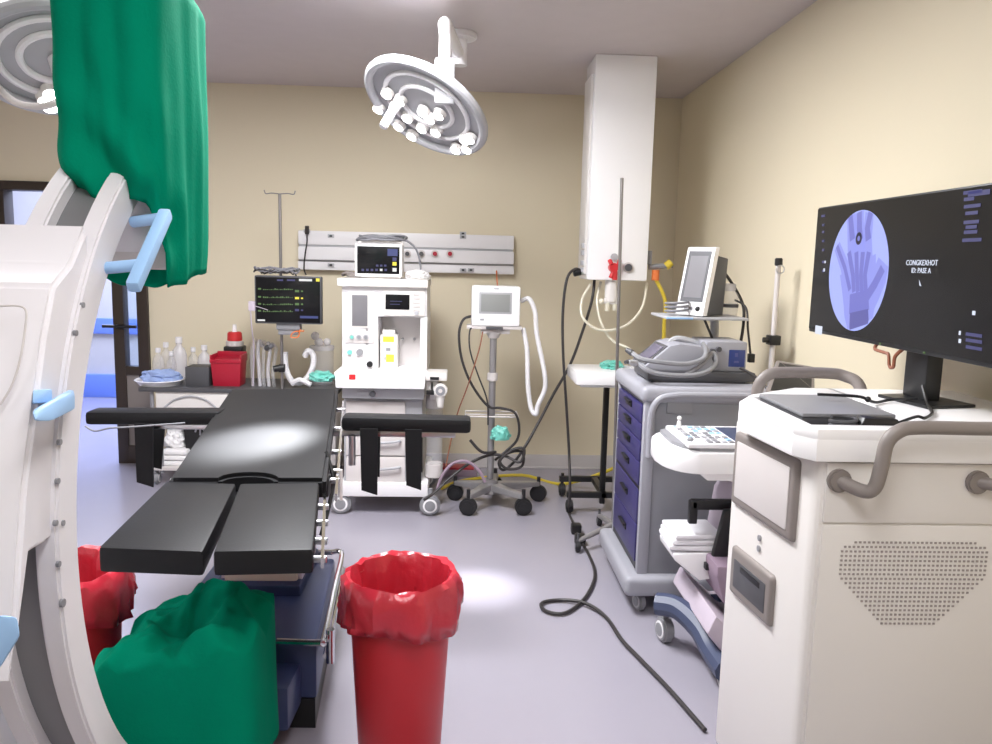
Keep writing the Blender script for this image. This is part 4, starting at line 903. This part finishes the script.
obj('clamp', B('black').pbox(316, 478, 328, 498, 2.48, 2.54, .005), t)
# arm boards
for (x0, x1, za, nm, s) in ((84, 219, .875, 'left', -1), (342, 471, .88, 'right', 1)):
    yA = 3.12 if s < 0 else 3.1
    if s < 0: q = [at(84, 412, y=yA), at(219, 412, y=yA), at(219, 425, y=yA-.0), at(84, 426, y=yA)]
    else: q = [at(341, 417, y=yA), at(471, 420, y=yA), at(470, 439, y=yA), at(341, 432, y=yA)]
    f0, f1 = q[0], q[1]; th = (q[0].z-q[3].z)*.95
    pts = []
    for p in (f0, f1):
        for dy in (0, .11):
            for dz in (0, -th): pts.append(V((p.x, yA+dy, p.z+dz)))
    ab = obj('arm_board', B('vinyl').hull(pts, .016), t)
    if s < 0: obj('board_strut', B('steel').box((f0.x+.2, yA+.04, f0.z-th-.02), (f1.x+.1, yA+.1, f0.z-th), .004), ab)
    else: obj('board_strut', B('steel').box((f0.x-.1, yA+.04, f0.z-th-.03), (f1.x-.06, yA+.1, f0.z-th-.006), .004).cyl((f0.x+.04, yA+.02, f0.z-th-.02), (f0.x+.04, yA+.02, f0.z-th-.14), .014), ab)
    for (a0, a1, yt, yb_) in (((135, 153, 424, 488),) if s < 0 else ((360, 378, 430, 496), (405, 422, 432, 491))):
        p, q2 = at((a0+a1)/2, yt, y=yA), at((a0+a1)/2, yb_, y=yA)
        hw = (a1-a0)/2/800*yA; zt_ = f0.z-th+.012
        sb = B('strap').hull([(p.x-hw, yA-.006, zt_), (p.x+hw, yA-.006, zt_), (p.x-hw, yA+.002, zt_), (p.x+hw, yA+.002, zt_), (q2.x-hw*.9, yA+.01, q2.z+.02), (q2.x+hw*.9, yA+.01, q2.z), (q2.x-hw*.9, yA+.018, q2.z+.02), (q2.x+hw*.9, yA+.018, q2.z)])
        sb.hull([(p.x-hw*.9, yA+.14, zt_), (p.x+hw*.9, yA+.14, zt_), (p.x-hw*.9, yA+.148, zt_), (p.x+hw*.9, yA+.148, zt_), (q2.x-hw*.5, yA+.1, q2.z+.06), (q2.x+hw*.9, yA+.1, q2.z+.05), (q2.x-hw*.5, yA+.108, q2.z+.06), (q2.x+hw*.9, yA+.108, q2.z+.05)])
        obj('strap', sb, ab)
# column and base
obj('column', B('cream').box((-.83, 2.78, .3), (-.57, 3.1, .74), .012).use('mauve').box((-.845, 2.8, .3), (-.825, 3.08, .7), .004).box((-.575, 2.8, .3), (-.555, 3.08, .7), .004), t)
obj('column_skirt', B('navyd').box((-.86, 2.74, .28), (-.55, 3.12, .34), .012), t)
bq = [V((-.95, 3.22, 0)), at(335, 558, z=.30), at(317, 640, z=.30), V((-.93, 2.42, 0))]
bq[1].z = bq[2].z = 0
bq = [V((p.x, p.y, .30)) for p in bq]
obj('base', B('navy').hull(bq+[V((p.x, p.y, .1)) for p in bq], .015), t)
fq = [V((-.93, 2.26, 0)), V((bq[2].x-.06, 2.26, 0)), V((bq[2].x-.05, 2.46, 0)), V((-.93, 2.46, 0))]
obj('base_step', B('navy').hull([V((p.x, p.y, .22)) for p in fq]+[V((p.x, p.y, .08)) for p in fq], .012), t)
obj('base_plinth', B('black').hull([V((p.x*.97-.02, p.y*.98+.05, .1)) for p in bq]+[V((p.x*.97-.02, p.y*.98+.05, .0)) for p in bq]), t)
e1, e2 = bq[1]+V((.025, .01, .012)), bq[2]+V((.022, 0, .006))
mb = B('chrome').tube([bq[1]+V((-.1, .02, .012)), bq[1]+V((-.02, .025, .014)), e1, e1.lerp(e2, .5), e2, e2+V((-.01, -.03, 0)), bq[2]+V((-.12, -.02, .004))], .011, n=10)
mb.tube([e1+V((.005, 0, -.06)), e2+V((.005, 0, -.06))], .01, n=10).cyl(e2+V((.02, 0, -.08)), e2+V((.02, 0, .03)), .014)
obj('bumper_rail', mb, t)
one('board_tube', B('cableg').tube([at(85, 426, y=3.1), at(95, 431, y=3.1), at(110, 428, y=3.1), at(130, 427, y=3.1), at(185, 423, y=3.11)], .004, n=6), 'thin grey lead hanging beneath the left arm board', 'cord')

# ------------------------------------------------------------------ red bins and liners
def red_bin(cx, cy, lab, lab2, seed, sx=1.):
    R = .158*sx; H = .60
    o = thing('waste_bin', lab, 'bin', (cx, cy, 0), 'red waste bins')
    obj('body', B('red').lathe([(0, 0), (R*.70, 0), (R*.72, .01), (R*.90, H-.08), (R*.92, H), (R*.90, H), (R*.88, H-.08), (R*.7, .02), (0, .02)], (cx, cy, 0), 40), o)
    obj('rim', B('red').ring((cx, cy, H-.004), R*.93, .008, n=40), o)
    # liner: down inside, over the rim and a ruffled skirt outside
    prof = [(R*.55, H-.22), (R*.72, H-.15), (R*.80, H-.07), (R*.84, H-.01), (R*.90, H+.022), (R*.97, H+.028), (R*1.045, H+.014), (R*1.08, H-.015), (R*1.085, H-.045), (R*1.07, H-.08), (R*1.05, H-.11)]
    def fn(a, i):
        p = V((math.cos(a)*1.7, math.sin(a)*1.7, i*.35+seed))
        n1 = noise.noise(p*1.2); n2 = noise.noise(p*3.1)
        k = [.5, .6, .5, .35, .18, .14, .2, .3, .45, .6, .75][i]
        n3 = math.sin(a*17+3*n1+seed)+.7*math.sin(a*29+4*n2)
        return (.034*k*n1+.03*k*n2+.003*(k+.25)*n3, .010*(i in (4, 5, 6))*n2+.05*k*noise.noise(p*.9+V((5, 0, 0)))*(1 if i > 6 or i < 3 else .3))
    one('bin_liner', B('redbag').lathe(prof, (cx, cy, 0), 72, fn), lab2, 'bin liner', 'red bin liners', solid=.0015)
b = at(400.5, 583, z=.6)
red_bin(b.x, b.y+.02, 'red waste bin standing clear on the floor right of the table base', 'shiny red liner turned over the rim of the bin right of the table', 2.3)
red_bin(-1.09, 2.19, 'red waste bin half hidden behind the white X-ray arm at left', 'red liner over the rim of the bin behind the X-ray arm', 8.1)

# ------------------------------------------------------------------ C-arm
CY, CZ, RI, RO = 2.323, .935, .822, .900
CXn, CXf = -.72, -.875
t = thing('c_arm', 'white mobile C-arm X-ray machine with light blue handles in the left foreground', 'X-ray machine', (-1.1, 1.6, 0))
def arcpts(x, r, a0, a1, n=48): return [(x, CY-r*math.cos(a0+(a1-a0)*i/n), CZ+r*math.sin(a0+(a1-a0)*i/n)) for i in range(n+1)]
def arcsolid(mb, x0, x1, r0, r1, a0, a1, n=56):
    b = bmesh.new(); rs = []
    for i in range(n+1):
        a = a0+(a1-a0)*i/n; c_, s_2 = math.cos(a), math.sin(a)
        rs.append([b.verts.new((x, CY-r_*c_, CZ+r_*s_2)) for x, r_ in ((x0, r0), (x0, r1), (x1, r1), (x1, r0))])
    for i in range(n):
        for k in range(4): b.faces.new((rs[i][k], rs[i][(k+1) % 4], rs[i+1][(k+1) % 4], rs[i+1][k]))
    b.faces.new(rs[0]); b.faces.new(rs[-1])
    bmesh.ops.recalc_face_normals(b, faces=b.faces[:])
    e = [e for e in b.edges if len(e.link_faces) == 2 and e.calc_face_angle(0) > 1]
    bmesh.ops.bevel(b, geom=e, offset=.005, segments=2, affect='EDGES')
    return mb._take(b)
a0, a1 = math.radians(-80), math.radians(75)
fl = arcsolid(B('carm'), CXn-.042, CXn, RI, RO, a0, a1); arcsolid(fl, CXf, CXf+.042, RI, RO, a0, a1); arcsolid(fl, CXf+.03, CXn-.03, RI, RO-.05, a0, a1)
obj('arc', fl, t)
obj('arc_track', arcsolid(B('track'), CXf+.036, CXn-.036, RO-.055, RO-.03, a0, a1), t)
mb = B('offw')
for a in (66.5,): c_ = V(((CXn+CXf)/2+.01, CY-(RO-.01)*math.cos(math.radians(a)), CZ+(RO-.01)*math.sin(math.radians(a)))); mb.box(c_-V((.014, .02, .02)), c_+V((.014, .02, .02)), .003)
obj('end_stop', mb, t)
mb = B('grey')
for px, py in ((83, 305), (76, 333), (60, 442), (58, 481), (59, 564), (63, 603), (56, 523), (63, 523)):
    p = at(px, py, x=CXn+.001); mb.cyl(p+V((-.004, 0, 0)), p+V((.002, 0, 0)), .0055 if py < 600 else .008, n=12)
obj('screw', mb, t)
# grab handle on the arc
def tangent_handle(pts, post, w):
    mb = B('bluehandle')
    return mb
h1, h0_ = at(166, 213, x=CXn+.075), at(133, 288, x=CXn+.075)
q1, q0 = at(134, 222, x=CXn), at(107, 268, x=CXn)
mb = B('bluehandle')
d = (h0_-h1).normalized(); n_ = V((1, 0, 0)).cross(d).normalized()
for c_ in (0,): mb.hull([p+n_*s*.013+V((dx, 0, 0)) for p in (h1, h0_) for s in (-1, 1) for dx in (-.013, .013)], .006)
for q in (q1, q0):
    u = max(.08, min(.9, (q-h1).dot(d)/(h0_-h1).length)); e = h1.lerp(h0_, u); mb.cyl((CXn-.002, q.y, q.z), (CXn+.07, e.y, e.z), .0125, n=14)
obj('grab_handle', mb, t, 'light blue grab handle on the arc')
# carriage housing around the back of the arc
prof = [(1.66, 1.535), (1.61, 1.54), (1.55, 1.475), (1.48, 1.43), (1.435, 1.34), (1.385, 1.2), (1.34, 1.09), (1.28, .95), (1.26, .89), (1.32, .975), (1.455, .99), (1.49, 1.1)]
prof = [(1.60, 1.54), (1.548, 1.478), (1.475, 1.432), (1.435, 1.342), (1.385, 1.208), (1.345, 1.1), (1.30, .89), (1.29, .60), (1.2, .55), (1.1, .55), (1.1, .95), (1.15, 1.4), (1.3, 1.53)]
# built as a swept outline so the front face leans like a shroud
hs = B('carm')
side = [(1.628, 1.553), (1.553, 1.475), (1.483, 1.437), (1.438, 1.342), (1.39, 1.208), (1.35, 1.10), (1.315, .96), (1.30, .89), (1.28, .78), (1.355, .983), (1.463, .979), (1.5, 1.15), (1.55, 1.32), (1.62, 1.46)]
xn, xf = CXn-.012, -1.55
b = bmesh.new()
def row(x, dy=0, sh=0): return [b.verts.new((x, y-sh*1.0, z)) for y, z in side]
r0_ = [b.verts.new((xn, y, z)) for y, z in side]; r1_ = [b.verts.new((xf, y-.0, z)) for y, z in side]
for i in range(len(side)): j = (i+1) % len(side); b.faces.new((r0_[i], r0_[j], r1_[j], r1_[i]))
b.faces.new(r0_); b.faces.new(r1_[::-1]); bmesh.ops.recalc_face_normals(b, faces=b.faces[:])
bmesh.ops.bevel(b, geom=[e for e in b.edges if e.calc_face_angle(0) > .2], offset=.008, segments=3, affect='EDGES')
hs._take(b)
obj('carriage_housing', hs, t)
# front shroud: lower, nearer body
obj('shroud', B('carm').prism([(1.36, 1.12), (1.33, 1.0), (1.29, .86), (1.26, .5), (1.26, .12), (1.9, .12), (1.9, .3), (1.7, .8), (1.6, 1.2), (1.45, 1.3)], 0, -1.55, CXf-.02, .02), t)
gp = at(0, 306, y=1.43); gq = at(26, 306, y=1.43)
pts = [at(0, 306, y=1.425), at(18, 306, y=1.425), at(26, 311, y=1.42), at(25, 330, y=1.415), at(20, 360, y=1.40), at(12, 385, y=1.388), at(0, 405, y=1.378)]
obj('panel_seam', B('offw').tube([p+V((0, 0, 0)) for p in pts], .0018, n=6), t)
mb = B('bluehandle')
p0, p1 = at(35, 396, x=CXn-.01), at(35, 414, x=CXn-.01)
mb.hull([at(72, 388, x=CXn+.02), at(75, 392, x=CXn+.03), at(75, 409, x=CXn+.03), at(52, 421, x=CXn+.045), at(34, 421, x=CXn+.04), at(32, 410, x=CXn+.03), at(50, 402, x=CXn+.04), at(50, 402, x=CXn+.0), at(72, 409, x=CXn+.0), at(34, 420, x=CXn+.0)], .005)
mb.hull([at(33, 390, x=CXn+.01), at(52, 389, x=CXn+.02), at(52, 402, x=CXn+.02), at(32, 404, x=CXn+.015), at(33, 390, x=CXn-.03), at(52, 389, x=CXn-.03), at(52, 402, x=CXn-.03), at(32, 404, x=CXn-.03)], .004)
obj('brake_lever', mb, t, 'light blue brake lever on the carriage')
mb = B('bluehandle').hull([at(px, py, y=yy) for yy in (1.10, 1.18) for px, py in ((-40, 640), (0, 615), (17, 617), (20, 636), (0, 668), (-30, 690))], .006)
obj('steering_handle', mb, t, 'light blue steering handle low on the body')
# column and wheeled base off to the left
obj('lift_column', B('white2').box((-2.1, 1.35, .3), (-1.5, 1.95, 1.42), .04), t)
obj('chassis', B('white2').box((-2.2, 1.15, .12), (-1.0, 2.0, .34), .05), t)
for xx in (-2.05, -1.2):
    for yy in (1.25, 1.9): caster(t, (xx, yy, .07), .07, .05, 'grey', 'lgrey', z1=.14)
# X-ray detector at the upper end and tube at the lower end (under the drapes)
dcx, dcy = -.785, 1.985
obj('detector', B('carm').cyl((dcx, dcy+.03, 1.50), (dcx, dcy+.03, 1.98), .10, .115, bev=.01, n=32), t)
obj('detector_cap', B('offw').hull([(dcx+dx, dcy+dy, z) for dx, dy in ((-.1, -.05), (.1, -.05), (.1, .13), (-.1, .13)) for z in (1.46, 1.52)], .012), t)
obj('tube_head', B('offw').box((-.86, 1.92, .22), (-.58, 2.16, .48), .04), t)

# ------------------------------------------------------------------ green drapes
def drape_top():
    b = bmesh.new(); n = 96; nz = 46
    zt_ = 2.14; rs = []
    for i in range(nz+1):
        v_ = i/nz; rowv = []
        for k in range(n):
            a = 2*PI*k/n
            # rounded-square section, slightly turned
            ca, sa = math.cos(a), math.sin(a)
            sq = 1/((abs(ca)**5+abs(sa)**5)**(1/5))
            # hem height: high over the arc (camera side), low at right and back
            w_ = max(0, math.cos(a+PI/2+.12))       # 1 towards the camera
            g = min(1, max(0, (w_-.45)/.25)); g = g*g*(3-2*g)
            hem = 1.43+.18*g+.02*(1-g)*math.sin(a*2+.5)+.004*math.sin(a*9)
            z = zt_+(hem-zt_)*v_
            fold = .016*noise.noise(V((ca*2.2, sa*2.2, z*2.2)))+.014*noise.noise(V((ca*4, sa*4, z*1.2+4)))
            fold += .022*v_**3*math.sin(z*40+ca*6)*w_+.012*g*math.exp(-((v_-.9)/.07)**2)
            fold += .012*math.sin(z*16+ca*9+sa*4)*v_*(.3+w_)*.6
            kx, ky = .122*sq+fold*(.35+.75*v_), .205*sq+fold*(.35+.75*v_)
            q_ = 1-.09*v_**6
            if v_ < .08: q_ *= .62+.38*math.sqrt(min(1, v_/.08))
            rowv.append(b.verts.new((dcx+.02+kx*q_*ca, dcy+ky*q_*sa, z+(.02*noise.noise(V((ca*3, sa*3, 7))) if v_ < .1 else 0))))
        rs.append(rowv)
    for i in range(nz):
        for k in range(n): b.faces.new((rs[i][k], rs[i][(k+1) % n], rs[i+1][(k+1) % n], rs[i+1][k]))
    b.faces.new(rs[0])
    return MB().use('green')._take(b)
one('green_drape', drape_top(), 'green surgical drape hanging over the upper end of the X-ray arm', 'drape', 'green surgical drapes', solid=.003, ang=1.2)
def drape_low():
    b = bmesh.new(); n = 110; nr = 54; rs = []
    cx, cy = -.70, 2.03
    for i in range(nr+1):
        v_ = i/nr; rowv = []
        for k in range(n):
            a = 2*PI*k/n; ca, sa = math.cos(a), math.sin(a)
            sq = 1/((abs(ca)**4+abs(sa)**4)**(1/4))
            if v_ <= .5:
                u = v_/.5; rx, ry = .205*sq*u, .19*sq*u
                z = .562+.02*u-.045*u**6
                p = V((ca*u*2.2, sa*u*2.2, 3.3))
                z += .055*noise.noise(p*1.1)+.022*noise.noise(p*2.7)
                # pulled ridge on the right, hollow in the middle
                x_, y_ = rx*ca, ry*sa
                z += .03*math.exp(-((x_-.09)**2/.006+(y_-.0)**2/.02)) - .06*math.exp(-((x_-.01)**2/.004+(y_+.05)**2/.003))
                z -= .07*max(0, -x_/.2)**1.5
                z += .02*math.sin(18*(x_*.6+y_)+2*noise.noise(p))*u*(1-u)*2
            else:
                u = (v_-.5)/.5
                fl = 1+.05*u+.05*u*noise.noise(V((ca*3, sa*3, 1.5)))+.03*math.sin(a*7+1)*u
                rx, ry = .205*sq*fl, .19*sq*fl
                z = zr_[k]-(zr_[k]-.2)*u
            rowv.append((cx+rx*ca, cy+ry*sa, z))
        if i == nr//2: zr_ = [q[2] for q in rowv]
        rs.append([b.verts.new(q) for q in rowv])
    for i in range(nr):
        for k in range(n):
            b.faces.new((rs[i][k], rs[i][(k+1) % n], rs[i+1][(k+1) % n], rs[i+1][k]))
    bmesh.ops.remove_doubles(b, verts=b.verts[:], dist=1e-5)
    return MB().use('green')._take(b)
one('green_drape', drape_low(), 'crumpled green surgical drape heaped over the low X-ray tube below the leg rests', 'drape', 'green surgical drapes', solid=.003, ang=1.2)

# ------------------------------------------------------------------ surgical lamps
def basis(n):
    n = n.normalized(); u = V((1, 0, 0)); u = (u-n*u.dot(n)).normalized(); return u, n.cross(u), n
def surgical_lamp(name_label, c, n, R, leds, handle, arm_top, yoke_dir, tube_dir=None):
    t = thing('surgical_lamp', name_label, 'surgical lamp', c, 'ceiling surgical lamps')
    u, w_, n = basis(n)
    def L(a, r_, h=0): return c+(u*math.cos(a)+w_*math.sin(a))*r_+n*h
    # dish: torus rim, thin back plate, three lobes
    rim = B('lgrey').ring(c, R, .022, n, 48, 10)
    bq_ = n.to_track_quat('Z', 'Y').to_matrix().to_4x4()
    obj('rim', rim, t)
    dk = B('lgrey').cyl(c-n*.035, c-n*.012, R*.96, n=48)
    obj('dish', dk, t)
    for rr in (.45, .72):
        obj('inner_ring', B('white').ring(c-n*.006, R*rr, .012, n, 40, 8), t)
    for p in leds:
        o = obj('lamp_pod', B('white2').cyl(p-n*.012, p+n*.012, .033, .029, n=20), t)
        obj('lamp_lens', B('led').cyl(p+n*.008, p+n*.016, .0235, n=20), o)
    obj('centre_handle', B('white').cyl(handle, handle+n*.05, .03, .024).cyl(handle+n*.045, handle+n*.15, .022, .021, bev=.004), t)
    y0 = c+yoke_dir*R
    obj('yoke', B('lgrey').hull([y0+V((dx, dy, dz)) for dx in (-.045, .045) for dy in (-.02, .03) for dz in (-.04, .16)], .012), t)
    top = V((y0.x, y0.y, HC-.12))
    obj('arm', B('white').tube([y0+V((0, .005, .12)), V((y0.x, y0.y+.005, HC-.16)), V((y0.x, y0.y+.03, HC-.1)), V(arm_top)+V((0, 0, -.1))], .028, n=12), t)
    obj('ceiling_mount', B('white').cyl(V(arm_top)+V((0, 0, -.16)), V(arm_top), .04).cyl(V(arm_top)+V((0, 0, -.03)), V(arm_top), .09, bev=.006), t)
    if tube_dir: obj('guide_handle', B('offw').tube(tube_dir, .011, n=10), t)
    return t
n1 = V((-.41, -.38, -.82)).normalized()
c1 = at(426, 108, y=3.92)
led_px = [(388, 92), (379.5, 107), (401, 99), (408.5, 116), (400, 124.5), (413, 134), (424, 110), (423, 126.5), (431, 117), (437, 130), (440, 113), (466, 138), (457, 147.5), (468, 147), (471, 137)]
surgical_lamp('surgical lamp with lit lenses hanging from the ceiling in front of the wall rail', c1, n1, .30, [at_plane(a, b2, c1, n1)+n1*.008 for a, b2 in led_px], at_plane(397, 103, c1, n1), (c1.x+.15, 4.3, HC), (at_plane(449, 92, c1, n1)-c1).normalized()*.62)
n2 = V((.3, -.42, -.86)).normalized()
c2 = at(58, 60, y=2.75)
led2 = [at_plane(a, b2, c2, n2)+n2*.012 for a, b2 in ((46, 96), (51, 89), (55, 99), (59, 91), (50, 102), (75, 96), (88, 92))]
surgical_lamp('second surgical lamp half hidden behind the green drape at upper left', c2, n2, .24, led2, c2+n2*.0, (-1.6, 3.1, HC), V((0, 1, .3)).normalized()*.7, [at(-20, 70, y=2.7), at(-4, 85, y=2.7), at(8, 97, y=2.68), at(20, 104, y=2.66), at(40, 106.5, y=2.64), at(55, 103, y=2.62), at(64, 96, y=2.64)])

# ------------------------------------------------------------------ lights
def area(name, loc, size, sizey, power, col, rot=(0, 0, 0), spread=PI):
    d = bpy.data.lights.new(name, 'AREA'); d.shape = 'RECTANGLE'; d.size = size; d.size_y = sizey; d.energy = power; d.color = col; d.spread = spread
    o = bpy.data.objects.new(name, d); COL.objects.link(o); o.location = loc; o.rotation_euler = rot; return o
for (x, y, e, wh) in ((-.45, 3.1, 76, 'right-hand'), (-1.9, 2.8, 12, 'left-hand'), (.1, .5, 18, 'rear right-hand'), (-1.5, -.6, 9, 'rear left-hand')):
    area('ceiling panel light', (x, y, HC-.03), .6, 1.2, e, (.955, .965, 1))
    t = thing('ceiling_light', f'flat recessed ceiling light panel, {wh} one of four', 'ceiling light', (x, y, HC), 'ceiling light panels')
    obj('frame', B('white').box((x-.32, y-.62, HC-.012), (x+.32, y+.62, HC), .003), t)
    obj('diffuser', B('panel_on').box((x-.3, y-.6, HC-.016), (x+.3, y+.6, HC-.011)), t)
def spotl(name, loc, target, power, ang, blend, col, r=.06):
    d = bpy.data.lights.new(name, 'SPOT'); d.energy = power; d.spot_size = ang; d.spot_blend = blend; d.color = col; d.shadow_soft_size = r
    o = bpy.data.objects.new(name, d); COL.objects.link(o); o.location = loc
    o.rotation_euler = (V(target)-V(loc)).to_track_quat('-Z', 'Y').to_euler(); return o
spotl('surgical lamp beam', c1+n1*.06, at(258, 438, z=.865), 2000, .235, .9, (.95, .97, 1))
spotl('surgical lamp side beam', c1+n1*.06+V((.1, 0, 0)), at(478, 588, z=0), 330, .26, 1, (.97, .97, 1))
area('corridor light', (-2.9, 7.1, 2.75), 2.2, 1.6, 130, (.52, .62, 1.0))
area('corridor light end', (-2.0, 7.4, 2.7), .8, .8, 10, (.8, .86, 1.0))
wd = bpy.data.worlds.new('world'); SC.world = wd; wd.use_nodes = True
wd.node_tree.nodes['Background'].inputs[0].default_value = (.9, .9, 1, 1); wd.node_tree.nodes['Background'].inputs[1].default_value = .05
SC.view_settings.view_transform = 'Standard'; SC.view_settings.look = 'None'; SC.view_settings.gamma = 1; SC.view_settings.use_curve_mapping = False
SC.view_settings.exposure = .56
